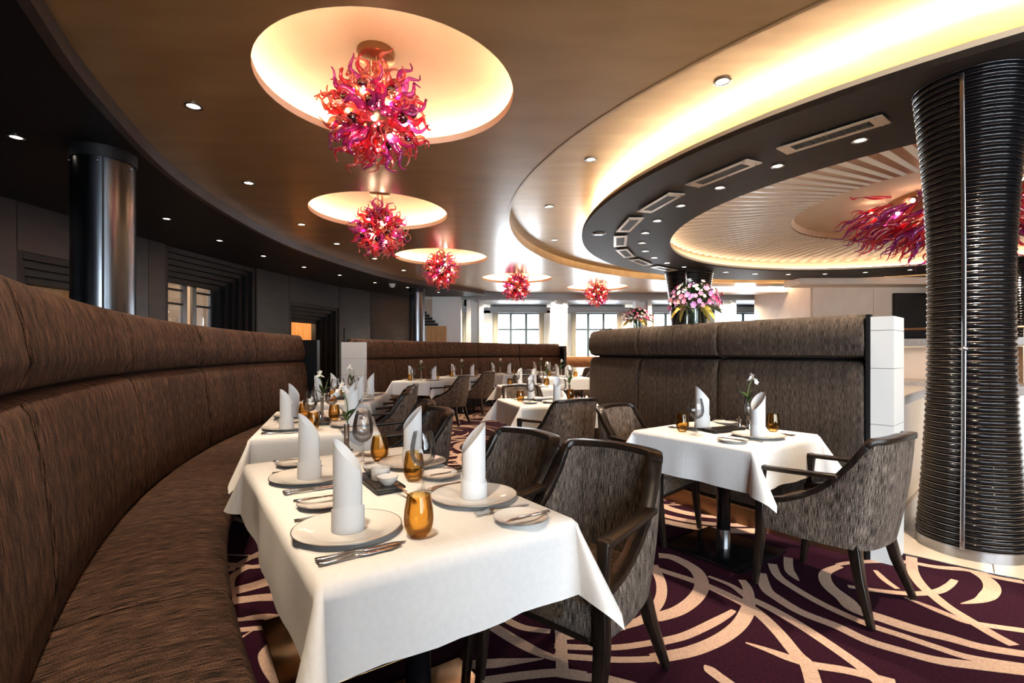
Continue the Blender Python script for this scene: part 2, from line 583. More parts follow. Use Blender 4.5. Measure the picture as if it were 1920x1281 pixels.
# gold ceiling: outer edge on the left traced as one flowing curve, five lamp recesses, one big round opening
GZ = 3.10
edge = catmull([(4.4, -2.95), (1.97, -2.0), (-0.62, 0.0), (-1.70, 1.3), (-2.43, 2.56), (-2.83, 3.42), (-3.32, 4.84), (-3.58, 6.5), (-3.61, 8.14), (-3.33, 9.9),
                (-2.85, 11.6), (-2.12, 12.9), (-1.38, 13.9), (-0.83, 14.75)], 8)
outer_loop = list(edge) + [(-0.2, 15.15), (3.0, 15.4), (8.0, 15.2), (14.0, 14.0), (15.0, 10), (15.0, -4.2), (4.4, -4.2)]
RECESS = [(-0.86, 3.48, 0.87), (-1.74, 6.50, 0.88), (-1.37, 9.57, 0.885), (0.12, 12.30, 0.87), (2.42, 14.02, 0.86)]
loops = [outer_loop, circ((6.16, 6.81), 6.21, 128)] + [circ((x, y), r, 48) for x, y, r in RECESS]
struct('ceiling', fill2d(loops, GZ).mesh('gold_ceiling', 'gold_lacquer', False))

# riser between the gold ceiling and the low dark soffit
g = G()
g.grid([[(x, y, GZ + 0.02) for x, y in edge], [(x, y, 2.985) for x, y in edge]])
rows = []
for off, z in ((0.0, 2.985), (-0.07, 2.985), (-0.07, 3.0)):
    rows.append([(x + off * 0.93, y + off * 0.1, z) for x, y in edge])
g.grid(rows)
struct('trim_1', g.mesh('soffit_trim', 'soffit_trim'))
WALL_L = [(-5.95, -4.2), (-5.75, 3.0), (-5.6, 7.6), (-5.27, 10.2), (-5.085, 11.25), (-4.56, 13.02), (-4.05, 14.1), (-3.1, 15.2)]
sof = [(x - 0.05, y) for x, y in edge] + [(-0.75, 15.25), (-2.2, 15.6)] + [(x - 0.1, y) for x, y in reversed(WALL_L)] + [(4.35, -4.2)]
struct('ceiling', fill2d([sof], 3.0).mesh('dark_soffit', 'soffit_black', False))

# recess domes with hidden light strips
for i, (x, y, r) in enumerate(RECESS):
    g = G()
    e = r + 0.15
    g.lathe([(r, -0.002), (r, 0.055), (r + 0.018, 0.055), (r + 0.018, 0.03), (e, 0.03), (e, 0.09), (e - 0.05, 0.155), (e - 0.16, 0.215),
             (e - 0.34, 0.26), (e - 0.55, 0.283), (0.12, 0.29), (0.001, 0.29)], 64)
    d = struct('ceiling', g.mesh('recess_dome', 'dome_plaster', True, 50), None, (x, y, GZ))
    g = G()
    g.tube([((r + 0.085) * cos(a), (r + 0.085) * sin(a), 0.05) for a in [2 * pi * k / 48 for k in range(49)]], 0.012, 6, False)
    part('light_strip', g.mesh('light_strip', 'led_strip'), d)

# stepped-up ring of ceiling above the round opening, its outer riser
g = G()
g.lathe([(6.21, GZ - 0.0), (6.21, 3.25), (4.4, 3.25)], 128, (6.16, 6.81, 0))
struct('ceiling', g.mesh('stepped_ceiling', 'gold_lacquer_lit', True, 30))
g = G(); g.lathe([(6.225, GZ - 0.004), (6.195, GZ - 0.004), (6.195, GZ + 0.02)], 128, (6.16, 6.81, 0))
struct('trim_2', g.mesh('round_step_bead', 'gold_lacquer_lit'))

# dark round ring with light cove on its back
RI, RO = 3.86, 5.20
g = G()
g.lathe([(RI, 3.0), (RO, 3.0), (RO, 3.045), (RO - 0.015, 3.045), (RO - 0.015, 3.05)], 144, (*RC, 0))
g.lathe([(RI, 3.0), (RI, 3.02)], 144, (*RC, 0))
struct('ceiling', g.mesh('dark_ring', 'ring_brown', True, 30))
g = G()
g.lathe([(RO - 0.012, 3.045), (RO - 0.03, 3.095), (RO - 0.05, 3.095), (RO - 0.05, 3.05), (4.6, 3.05)], 144, (*RC, 0))
struct('trim_3', g.mesh('cove_lip', 'cream_plaster', True, 30))
g = G()
g.tube([(4.98 * cos(a), 4.98 * sin(a), 3.085) for a in [2 * pi * k / 120 for k in range(121)]], 0.014, 6, False)
part('light_strip', g.mesh('ring_light_strip', 'led_strip_ring'), bpy.data.objects['trim_3'], (*RC, 0))
# inner drum of the dome
g = G()
g.lathe([(RI, 3.02), (RI, 3.06), (RI + 0.02, 3.06), (RI + 0.02, 3.04), (RI + 0.22, 3.04), (RI + 0.22, 3.42), (2.0, 3.46)], 144, (*RC, 0))
dome = struct('ceiling', g.mesh('dome_drum', 'cream_plaster', True, 30))
g = G()
g.tube([((RI + 0.12) * cos(a), (RI + 0.12) * sin(a), 3.07) for a in [2 * pi * k / 120 for k in range(121)]], 0.012, 6, False)
part('light_strip', g.mesh('dome_light_strip', 'led_strip_dome'), dome, (*RC, 0))
g = G()
g.lathe([(2.10, 3.28), (2.06, 3.36), (1.2, 3.39), (0.001, 3.40)], 96, (*RC, 0))
part('centre_disc', g.mesh('centre_disc', 'dome_plaster', True, 30), dome)
# 108 sawtooth ribs fanning from the centre disc
def rib_mesh():
    g = G()
    d = 2 * pi / 108
    r0, r1 = 2.10, RI + 0.10
    def q(r, a, z): return (r * cos(a), r * sin(a), z)
    k = 0.64
    v = [q(r0, 0, 3.270), q(r1, 0, 3.225), q(r0, d * k, 3.260), q(r1, d * k, 3.203), q(r0, d, 3.270), q(r1, d, 3.225)]
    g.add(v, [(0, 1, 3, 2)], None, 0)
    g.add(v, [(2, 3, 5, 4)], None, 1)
    g.add(v, [(1, 5, 3)], None, 0)
    g.add(v, [(0, 2, 4)], None, 0)
    return g.mesh('rib', ['rib_copper', 'rib_lit_face'], False)
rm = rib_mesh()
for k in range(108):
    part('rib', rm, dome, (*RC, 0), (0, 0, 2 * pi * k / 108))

# carpet: purple field with raised cream pile strokes
STROKES = [([(0.676,2.359),(0.717,2.368),(0.82,2.422),(0.931,2.526),(1.018,2.652),(1.062,2.79),(1.059,2.908),(0.994,3.043),(0.914,3.075)],0.075,1,1),([(0.614,2.144),(0.654,2.159),(0.772,2.204),(0.911,2.29),(1.036,2.378),(1.089,2.422)],0.05,1,0.5),([(0.584,2.039),(0.621,2.05),(0.757,2.09),(0.902,2.167),(1.03,2.268),(1.126,2.378),(1.195,2.489),(1.261,2.64),(1.279,2.745)],0.068,1,0.6),([(0.851,2.893),(0.867,2.865),(0.994,2.745),(1.082,2.64),(1.168,2.489),(1.198,2.378),(1.205,2.233),(1.194,2.076),(1.197,1.998),(1.131,1.836)],0.06,0.8,1),([(1.11,2.79),(1.192,2.676),(1.223,2.548),(1.283,2.432),(1.339,2.281),(1.384,2.102),(1.408,1.961),(1.409,1.836)],0.055,0.4,1.1),([(1.426,2.831),(1.361,2.64),(1.369,2.537),(1.41,2.402),(1.502,2.281),(1.561,2.167),(1.654,2.09),(1.748,2.029),(1.864,1.998),(2.067,1.951)],0.06,1,1),([(1.557,2.952),(1.505,2.79),(1.518,2.64),(1.566,2.468),(1.655,2.299),(1.744,2.204),(1.824,2.117),(1.906,2.043),(2.095,1.978)],0.05,1,1),([(1.704,3.043),(1.611,2.865),(1.589,2.732)],0.05,1.2,0.1),([(1.943,2.922),(1.799,2.831),(1.719,2.682),(1.707,2.526),(1.693,2.432),(1.768,2.34),(1.841,2.259),(1.937,2.188),(2.025,2.117),(2.184,2.061)],0.085,0.5,0.6),([(1.937,2.937),(2.03,2.967),(2.223,2.989),(2.389,2.974),(2.505,2.908),(2.673,2.865),(2.723,2.777),(2.855,2.694)],0.05,0.6,1),([(2.673,2.865),(2.647,2.745),(2.557,2.628),(2.406,2.526),(2.258,2.484)],0.07,0.8,0.05),([(2.53,3.124),(2.326,2.865),(2.229,2.688),(2.193,2.565),(2.167,2.447),(2.162,2.317),(2.161,2.204),(2.171,2.132)],0.055,1,1.3),([(1.818,2.67),(1.858,2.652),(1.973,2.611),(2.109,2.588),(2.249,2.611),(2.369,2.676),(2.463,2.745)],0.045,0.8,0.7),([(2.028,2.548),(2.068,2.468),(2.106,2.378),(2.153,2.308),(2.366,2.233)],0.045,0.3,1),([(2.109,2.865),(2.074,2.745),(2.063,2.64)],0.035,0.6,0.8),([(1.019,2.152),(1.084,2.102),(1.151,2.043),(1.22,1.998),(1.338,1.961),(1.47,1.889)],0.05,0.2,1.2),([(0.78,1.998),(0.798,1.948),(0.853,1.836)],0.05,0.1,1),([(-0.166,2.359),(-0.125,2.317),(-0.051,2.238),(0.021,2.163),(0.11,2.083),(0.185,2.039)],0.06,0.9,0.6),([(-0.105,2.422),(-0.054,2.364),(0.047,2.272),(0.174,2.238)],0.045,0.9,0.8),([(0.238,2.2),(0.316,2.212),(0.402,2.229),(0.51,2.281),(0.626,2.345),(0.747,2.505),(0.817,2.701),(0.841,2.937)],0.055,1,1),([(0.184,2.128),(0.302,2.117),(0.451,2.117),(0.597,2.148),(0.713,2.184)],0.04,1,1),([(0.178,2.061),(0.288,2.047),(0.433,2.032),(0.586,2.039),(0.675,2.068)],0.04,1,1),([(0.169,1.951),(0.271,1.926),(0.366,1.913),(0.482,1.88)],0.05,1,0.3),([(-0.237,1.991),(-0.173,1.998),(-0.046,2.012),(0.13,2.039)],0.06,1,0.1),([(-0.163,1.88),(-0.103,1.901),(0.04,1.932),(0.194,1.951),(0.292,1.932)],0.05,1,1),([(0.224,2.349),(0.216,2.175),(0.2,1.964)],0.05,1,1),([(-1.046,2.2),(-1.033,2.09),(-0.969,1.991),(-0.864,1.88)],0.075,0.05,1.3),([(-1.355,2.322),(-1.3,2.335),(-1.088,2.373),(-0.933,2.397)],0.035,1,1),([(-1.294,2.238),(-1.238,2.25),(-1.037,2.29),(-0.878,2.322)],0.04,1,1),([(-1.493,2.51),(-1.431,2.521),(-1.344,2.537),(-1.196,2.543),(-0.994,2.554)],0.06,1,1),([(-1.422,2.51),(-1.486,2.599),(-1.571,2.758),(-1.563,2.886),(-1.464,2.937),(-1.303,3.012)],0.05,1,0.6),([(-1.634,2.851),(-1.636,2.922),(-1.591,3.124),(-1.524,3.356)],0.05,1,1),([(-1.755,2.952),(-1.651,2.937),(-1.54,2.908),(-1.453,2.922)],0.05,1,0.8)]
field = circ(RC, 5.2, 96)
sq = [(-6.2, -4.2), (15, -4.2), (15, 18), (-6.2, 18)]
g = fill2d([sq, field], 0.0)
def stroke(g, pts, w, a, b, z):
    q = catmull(pts, 6)
    m = len(q)
    rows = []
    for i in range(m):
        p0, p1 = q[max(i - 1, 0)], q[min(i + 1, m - 1)]
        dx, dy = p1[0] - p0[0], p1[1] - p0[1]
        L = hypot(dx, dy) or 1
        t = i / (m - 1)
        ww = w * (min(1.0, a + (1 - a) * t / 0.35) if t < 0.35 else (min(1.0, b + (1 - b) * (1 - t) / 0.35) if t > 0.65 else 1.0)) / 2
        rows.append([(q[i][0] - dy / L * ww, q[i][1] + dx / L * ww, z), (q[i][0] + dy / L * ww, q[i][1] - dx / L * ww, z)])
    # keep strokes off the tiled circle
    rows = [r for r in rows if hypot(r[0][0] - RC[0], r[0][1] - RC[1]) > 5.2 and hypot(r[1][0] - RC[0], r[1][1] - RC[1]) > 5.2]
    if len(rows) > 1:
        g.grid(rows, None, False, 1)
z = 0.0015
for pts, w, a, b in STROKES:
    stroke(g, pts, w, a, b, z)
    z += 0.00002
rs = random.Random(21)
for k in range(430):
    cx, cy = rs.uniform(-5.6, 6), rs.uniform(-1.5, 17)
    near = (-1.0 < cx < 3.4 and 0 < cy < 3.2)
    r0 = rs.uniform(0.25, 0.9)
    a0 = rs.uniform(0, 2 * pi)
    for j in range(rs.randint(2, 4)):
        rr = r0 + j * rs.uniform(0.11, 0.19)
        s0 = a0 + rs.uniform(-0.5, 0.5)
        ext = rs.uniform(1.6, 3.6)
        pts = [(cx + rr * cos(s0 + ext * i / 9) + 0.05 * i * 0.3, cy + rr * sin(s0 + ext * i / 9)) for i in range(10)]
        if any(-0.72 < p[0] and p[0] < 3.3 and 0.9 < p[1] < 3.15 and p[0] / p[1] > -0.62 for p in pts):
            continue
        stroke(g, pts, rs.uniform(0.05, 0.10), 0.15, rs.choice((0.1, 0.6)), z)
        z += 0.000002
struct('floor', g.mesh('carpet', ['carpet_purple', 'carpet_cream'], False))

# tiled island floor: bedding plus the tiles near the carpet edge
g = fill2d([circ(RC, 5.2, 96)], -0.006)
bed = struct('floor', g.mesh('tile_bed', 'grout', False))
g = G(); g.lathe([(5.185, -0.006), (5.185, 0.004), (5.2, 0.004), (5.2, -0.006)], 144, (*RC, 0))
struct('trim_4', g.mesh('carpet_edge_strip', 'steel'))
rt = random.Random(3)
for ri in range(6):
    ro_, ri_ = 5.18 - ri * 0.55, 5.18 - (ri + 1) * 0.55 + 0.006
    n = max(8, int(2 * pi * ro_ / 0.62))
    for k in range(n):
        a0 = 2 * pi * (k + 0.5 * (ri % 2)) / n
        am = math.degrees(a0)
        if not (195 < am < 262):
            continue
        a1 = a0 + 2 * pi / n - 0.006 / ro_
        g = G()
        zt = rt.uniform(-0.0004, 0.0006)
        rows = [[(r * cos(a0 + (a1 - a0) * j / 4), r * sin(a0 + (a1 - a0) * j / 4), zz) for j in range(5)] for r, zz in
                ((ro_, -0.006), (ro_, zt), (ri_, zt), (ri_, -0.006))]
        g.grid(rows)
        part('floor_tile', g.mesh('floor_tile', 'tile_cream', False), bed, (*RC, 0))

# dark panelled left wall with three stepped doorways
def wall_piece(name, a, b, z0, z1, mat='wall_dark', th=0.12):
    g = G()
    L = hypot(b[0] - a[0], b[1] - a[1])
    ang = atan2(b[1] - a[1], b[0] - a[0])
    mx, my = (a[0] + b[0]) / 2, (a[1] + b[1]) / 2
    g.box((0, th / 2, (z0 + z1) / 2), (L, th, z1 - z0))
    return g.mesh(name, mat, False), (mx, my, 0), ang

wall_left = bpy.data.objects.new('wall_left', None); COL.objects.link(wall_left); wall_left['kind'] = 'structure'
def lerp2(a, b, t): return (a[0] + (b[0] - a[0]) * t, a[1] + (b[1] - a[1]) * t)
def wall_run(a, b, holes, pn):
    """panels 1.2 m wide between a and b; holes = (t0, t1, top)"""
    L = hypot(b[0] - a[0], b[1] - a[1])
    cuts = sorted({0.0, 1.0} | {h[0] for h in holes} | {h[1] for h in holes})
    for c0, c1 in zip(cuts[:-1], cuts[1:]):
        hole = [h for h in holes if abs(h[0] - c0) < 1e-6]
        if hole:
            segs = [(c0, c1, hole[0][2], 3.0)] if hole[0][2] < 2.98 else []
        else:
            n = max(1, round((c1 - c0) * L / 1.25))
            segs = [(c0 + (c1 - c0) * i / n, c0 + (c1 - c0) * (i + 1) / n, 0.0, 3.0) for i in range(n)]
        for t0, t1, z0, z1 in segs:
            e = 0.004 / L
            me, loc, ang = wall_piece('wall_panel', lerp2(a, b, t0 + e), lerp2(a, b, t1 - e), z0, z1)
            part('wall_panel', me, wall_left, loc, (0, 0, ang))
    me, loc, ang = wall_piece('wall_backing', a, b, 0, 3.0, 'step_black', 0.02)
def portal(name, a, b, top, depth, n, door):
    """stepped frame set into the wall between a and b"""
    L = hypot(b[0] - a[0], b[1] - a[1])
    ang = atan2(b[1] - a[1], b[0] - a[0])
    root = bpy.data.objects.new(name, None); COL.objects.link(root)
    root.location = (*lerp2(a, b, 0.5), 0); root.rotation_euler = (0, 0, ang); root['kind'] = 'structure'
    for k in range(n):
        w = L / 2 - k * 0.085
        h = top - k * 0.085
        y = 0.02 + k * depth / n
        g = G()
        for sx in (-1, 1):
            g.box((sx * (w - 0.0425), y + depth / n / 2 + 0.03, h / 2), (0.081, depth / n + 0.05, h))
        g.box((0, y + depth / n / 2 + 0.03, h - 0.0425), (2 * w - 0.17, depth / n + 0.05, 0.081))
        part('step_frame', g.mesh('step_frame', 'step_black', False), root)
    return root, L / 2 - n * 0.085, top - n * 0.085, depth
p0, p1, p2, p3, p4, p5, p6, p7 = WALL_L
wall_run(p0, p1, [], 0)
d1 = lerp2(p1, p2, 0.575), lerp2(p1, p2, 0.90)
wall_run(p1, p2, [(0.575, 0.90, 2.44)], 1)
d2 = (lerp2(p2, p3, 0.12), lerp2(p2, p3, 0.99))
wall_run(p2, p3, [(0.12, 0.99, 2.99)], 2)
wall_run(p3, p4, [], 3)
d3 = (lerp2(p4, p5, 0.01), lerp2(p4, p5, 0.99))
wall_run(p4, p5, [(0.01, 0.99, 2.42)], 4)
wall_run(p5, p6, [], 5)
wall_run(p6, p7, [], 6)

def lit_room(root, w, h, y, emis='lit_room'):
    g = G()
    g.add([(-w, y, 0), (w, y, 0), (w, y, h), (-w, y, h)], [(0, 1, 2, 3)])
    return part('room_beyond', g.mesh('room_beyond', emis, False), root)
root, w, h, dp = portal('door_1', *d1, 2.44, 0.30, 4, 'panel')
g = G(); g.box((0, dp + 0.1, h / 2), (2 * w, 0.04, h)); part('door_leaf', g.mesh('door_leaf', 'warm_wood', False), root)
g = G(); g.box((0.1, 0.33, h + 0.05), (0.34, 0.02, 0.05)); part('exit_light', g.mesh('exit_light', 'sign_glow', False), root)
root, w, h, dp = portal('door_2', *d2, 2.99, 0.5, 6, 'glass')
for sx in (-1, 1):
    for x0, x1 in ((0.06, 0.16), (w - 0.12, w - 0.02)):
        g = G(); g.box((sx * (x0 + x1) / 2, dp + 0.06, h / 2), (x1 - x0, 0.05, h)); part('stile', g.mesh('stile', 'dark_steel', False), root)
    for zz in (0.15, 0.5, 1.55, h - 0.35, h - 0.10):
        g = G(); g.box((sx * (w / 2 + 0.02), dp + 0.06, zz), (w - 0.1, 0.04, 0.035)); part('muntin', g.mesh('muntin', 'step_black', False), root)
    g = G(); g.box((sx * (w / 2 + 0.02), dp + 0.07, h / 2), (w - 0.1, 0.006, h)); part('pane', g.mesh('pane', 'window_glass', False), root)
    g = G(); g.tube([(sx * 0.11, dp, 0.9), (sx * 0.11, dp, 1.5)], 0.014); part('handle', g.mesh('handle', 'steel'), root)
# the small room behind the glass doors: real walls and two lamp bowls
g = G()
y0, y1 = dp + 0.15, dp + 2.4
g.box((0, y1, 1.4), (2.6, 0.06, 2.8)); g.box((-1.3, (y0 + y1) / 2, 1.4), (0.06, y1 - y0, 2.8)); g.box((1.3, (y0 + y1) / 2, 1.4), (0.06, y1 - y0, 2.8))
g.box((0, (y0 + y1) / 2, 2.8), (2.6, y1 - y0, 0.06)); g.box((0, (y0 + y1) / 2, -0.03), (2.6, y1 - y0, 0.06))
part('room_beyond', g.mesh('room_beyond', 'beige_wall', False), root)
lp = bpy.data.lights.new('lobby_lamp', 'POINT'); lp.energy = 90; lp.color = (1.0, 0.82, 0.6); lp.shadow_soft_size = 0.15
lo = bpy.data.objects.new('lobby_lamp', lp); COL.objects.link(lo); lo.parent = root; lo.location = (-0.3, y1 - 1.0, 2.55)
for zz in (2.25, 1.85):
    g = G(); g.lathe([(0.001, -0.06), (0.2, -0.05), (0.36, 0.0), (0.30, 0.03), (0.001, 0.03)], 24)
    part('wall_lamp', g.mesh('wall_lamp', 'wall_wash'), root, (0.35, y1 - 0.45, zz))
root, w, h, dp = portal('door_3', *d3, 2.42, 0.45, 5, 'open')
g = G(); y0, y1 = dp + 0.12, dp + 1.5
g.box((0, y1, 1.2), (2.2, 0.05, 2.4)); g.box((-1.1, (y0 + y1) / 2, 1.2), (0.05, y1 - y0, 2.4)); g.box((1.1, (y0 + y1) / 2, 1.2), (0.05, y1 - y0, 2.4))
g.box((0, (y0 + y1) / 2, 2.4), (2.2, y1 - y0, 0.05))
part('room_beyond', g.mesh('room_beyond', 'warm_wood', False), root)
lp = bpy.data.lights.new('corridor_lamp', 'POINT'); lp.energy = 60; lp.color = WARM; lp.shadow_soft_size = 0.1
lo = bpy.data.objects.new('corridor_lamp', lp); COL.objects.link(lo); lo.parent = root; lo.location = (0, dp + 0.8, 2.15)
g = G(); g.box((0.25, 0.42, h + 0.04), (0.30, 0.02, 0.05)); part('exit_light', g.mesh('exit_light', 'sign_glow', False), root)
# access hatch on the wall right of the third doorway
a, b = lerp2(p5, p6, 0.15), lerp2(p5, p6, 0.90)
g = G(); L = hypot(b[0] - a[0], b[1] - a[1])
g.box((0, -0.008, 1.15), (L, 0.016, 1.5)); g.box((0, -0.02, 1.85), (L, 0.012, 0.02))
o = part('access_hatch', g.mesh('access_hatch', 'wall_dark', False), wall_left, (*lerp2(a, b, 0.5), 0), (0, 0, atan2(b[1] - a[1], b[0] - a[0])))

g = G(); g.box((-7.6, 6.5, 2.05), (0.2, 22.4, 4.1)); g.box((-5.4, 17.6, 2.05), (4.4, 0.2, 4.1)); g.box((-6.8, -4.1, 2.05), (1.6, 0.2, 4.1))
struct('wall_left_outer', g.mesh('outer_wall', 'soffit_black', False))

# far window wall
FY = 17.5
wall_far = bpy.data.objects.new('wall_far', None); COL.objects.link(wall_far); wall_far['kind'] = 'structure'
def wbox(name, c, d, mat, parent, rz=0.0):
    g = G(); g.box((0, 0, 0), d); return part(name, g.mesh(name, mat, False), parent, c, (0, 0, rz))
xs = [-4.2]
for wx in WIN_X: xs += [wx - 0.81, wx + 0.81]
xs.append(15.0)
for i in range(0, len(xs), 2):
    wbox('wall_pier', ((xs[i] + xs[i + 1]) / 2, FY + 0.1, 1.6), (xs[i + 1] - xs[i], 0.2, 3.2), 'white_paint', wall_far)
wbox('wall_head', (5.4, FY + 0.1, 3.37), (19.4, 0.2, 1.46), 'white_paint', wall_far)
wbox('wall_sill', (5.4, FY + 0.1, 0.4), (19.2, 0.22, 0.8), 'white_paint', wall_far)
for k, wx in enumerate(WIN_X):
    root = bpy.data.objects.new('window_%d' % (k + 1), None); COL.objects.link(root); root.location = (wx, FY, 0); root['kind'] = 'structure'
    for dx in (-0.81, -0.27, 0.27, 0.81):
        wbox('mullion', (dx, 0.0, 1.72), (0.085, 0.09, 1.86), 'grey_blue_dark', root)
    for zz in (0.81, 2.06, 2.63):
        wbox('transom', (0, 0.0, zz), (1.64, 0.08, 0.065), 'grey_blue_dark', root)
    for dx in (-0.54, 0, 0.54):
        for z0, z1 in ((0.83, 2.04), (2.08, 2.61)):
            wbox('pane', (dx, 0.03, (z0 + z1) / 2), (0.5, 0.006, z1 - z0), 'window_glass', root)
    wbox('blind_box', (0, -0.12, 2.76), (2.0, 0.16, 0.24), 'grey_blue_paint', root)
    for sx in (-1, 1):
        g = G()
        rows = [[(sx * 0.80 + sx * 0.09 * (j / 12 - 0.5) * 2, -0.16 + 0.025 * sin(j * 1.9), zz) for j in range(13)] for zz in (0.2, 1.4, 2.66)]
        g.grid(rows)
        part('curtain', g.mesh('curtain', 'curtain_cloth'), root)
# cool painted soffit and light trough in front of the windows
g = G()
g.box((6.3, 16.55, 2.93), (14.8, 1.9, 0.05)); g.box((6.3, 15.52, 3.06), (15.8, 0.04, 0.28)); g.box((6.3, 17.25, 2.78), (15.4, 0.06, 0.12))
struct('ceiling', g.mesh('window_soffit', 'grey_blue_paint', False))
g = G(); g.box((6.3, 17.38, 2.86), (15.4, 0.03, 0.02))
struct('trim_5', g.mesh('window_light_trough', 'trough_light', False))
for k in range(5):
    x = -1.20 + 2.72 * k
    root = bpy.data.objects.new('trim_%d' % (6 + k), None); COL.objects.link(root); root.location = (x, 16.1, 0); root['kind'] = 'structure'
    for dx in (-0.2, 0.2):
        wbox('pilaster', (dx, 0, 1.5), (0.13, 0.4, 3.0), 'white_paint', root)
    wbox('recess', (0, 0.1, 1.5), (0.27, 0.2, 3.0), 'white_paint', root)
# white wall block and wooden door at the end of the dark wall
root = bpy.data.objects.new('wall_left_end', None); COL.objects.link(root); root['kind'] = 'structure'
wbox('wall_pier', (-2.05, 15.6, 1.5), (0.9, 0.3, 3.0), 'white_paint', root)
wbox('wall_pier', (-3.4, 16.4, 1.5), (1.9, 0.3, 3.0), 'beige_wall', root)
wbox('switch_plate', (-1.73, 15.43, 1.35), (0.08, 0.02, 0.22), 'napkin_white', root)
root = bpy.data.objects.new('door_4', None); COL.objects.link(root); root['kind'] = 'structure'; root.location = (-2.35, 15.38, 0)
wbox('door_leaf', (0, 0, 1.05), (0.62, 0.06, 2.05), 'warm_wood', root)
for k in range(5):
    wbox('step_frame', (-0.26 - 0.05 * k, -0.05 - 0.02 * k, 2.12 + 0.09 * k), (0.62 - 0.07 * k, 0.1, 0.075), 'step_black', root)

# right-hand side: beige walls, bulkhead, back and side walls
root = bpy.data.objects.new('wall_right', None); COL.objects.link(root); root['kind'] = 'structure'
for k in range(4):
    for j in range(3):
        wbox('wall_panel', (8.15 + 1.5 * k, 12.2, 0.5 + j), (1.494, 0.1, 0.994), 'beige_wall', root)
wbox('wall_return', (7.42, 13.6, 1.5), (0.1, 2.8, 3.0), 'beige_wall', root)
wbox('wall_side', (14.9, 6.7, 2.05), (0.2, 22.2, 4.1), 'beige_wall', root)
g = G()
g.box((10.5, 11.9, 2.94), (7.5, 0.7, 0.16)); g.box((5.9, 13.4, 2.93), (3.2, 0.5, 0.14))
struct('ceiling', g.mesh('bulkhead', 'beige_wall', False))
g = G(); g.box((6.1, 13.05, 2.98), (3.0, 0.05, 0.03)); struct('trim_12', g.mesh('bulkhead_light', 'led_strip_dome', False))
root = bpy.data.objects.new('wall_back', None); COL.objects.link(root); root['kind'] = 'structure'
wbox('wall_head', (4.5, -4.1, 3.55), (21.4, 0.2, 1.1), 'white_paint', root)
wbox('wall_sill', (4.5, -4.1, 0.2), (21, 0.2, 0.4), 'white_paint', root)
for x, w_ in ((-2.9, 6.4), (3.5, 0.4), (6.9, 0.4), (12.4, 4.6)):
    wbox('wall_pier', (x, -4.1, 1.7), (w_, 0.2, 2.6), 'white_paint', root)
for k in range(3):
    root = bpy.data.objects.new('window_%d' % (6 + k), None); COL.objects.link(root); root.location = (BACK_X[k], -4.1, 0); root['kind'] = 'structure'
    hw = BACK_W[k] / 2
    for dx in (-hw, -hw / 3, hw / 3, hw): wbox('mullion', (dx, 0, 1.7), (0.05, 0.08, 2.6), 'dark_steel', root)
    for dx in (-hw / 1.5, 0, hw / 1.5): wbox('pane', (dx, 0, 1.7), (hw / 1.5 - 0.06, 0.006, 2.6), 'window_glass', root)

# ------------------------------------------------------------------ banquettes
def cushion(c, prof, a0, a1, mat, name, n=14, pinch=0.018, sgn=1, swapuv=False):
    """upholstered segment swept from angle a0 to a1 (degrees) about c; edges pinched at the seams"""
    A = [a0 + 0.03, a0 + 0.07, a0 + 0.18] + [a0 + (a1 - a0) * i / n for i in range(1, n)] + [a1 - 0.18, a1 - 0.07, a1 - 0.03]
    rows, uvs = [], []
    Lp = [0.0]
    for i in range(1, len(prof)):
        Lp.append(Lp[-1] + hypot(prof[i][0] - prof[i - 1][0], prof[i][1] - prof[i - 1][1]))
    for j, (r, z) in enumerate(prof):
        row, uv = [], []
        for i, a in enumerate(A):
            e = min(i, len(A) - 1 - i)
            d = pinch * (1.0, 0.35, 0.0)[e] if e < 2 else 0.0
            q = r + sgn * d
            row.append((c[0] + q * cos(radians(a)), c[1] + q * sin(radians(a)), z - (d * 0.5 if abs(sgn) and z > 0.42 else 0)))
            u = radians(a) * 9.0
            uv.append((u, Lp[j]))
        rows.append(row); uvs.append(uv)
    g = G(); g.grid(rows, uvs)
    m = len(prof); k = len(A)
    g.f.append(tuple(j * k for j in range(m))); g.m.append(0)
    g.f.append(tuple(j * k + k - 1 for j in range(m - 1, -1, -1))); g.m.append(0)
    return g.mesh(name, mat, True, 50)


BACK_LOW = [(9.16, 0.42), (9.105, 0.47), (9.10, 0.60), (9.115, 0.80), (9.14, 1.00), (9.155, 1.085), (9.175, 1.118), (9.215, 1.134), (9.27, 1.139)]
BACK_UP = [(9.27, 1.143), (9.215, 1.148), (9.175, 1.168), (9.155, 1.24), (9.17, 1.34), (9.195, 1.44), (9.215, 1.485), (9.25, 1.503), (9.33, 1.505), (9.36, 1.48)]
SEAT = [(9.13, 0.445), (8.95, 0.468), (8.75, 0.462), (8.67, 0.445), (8.645, 0.41), (8.645, 0.36), (8.655, 0.30), (8.69, 0.27), (9.0, 0.26)]


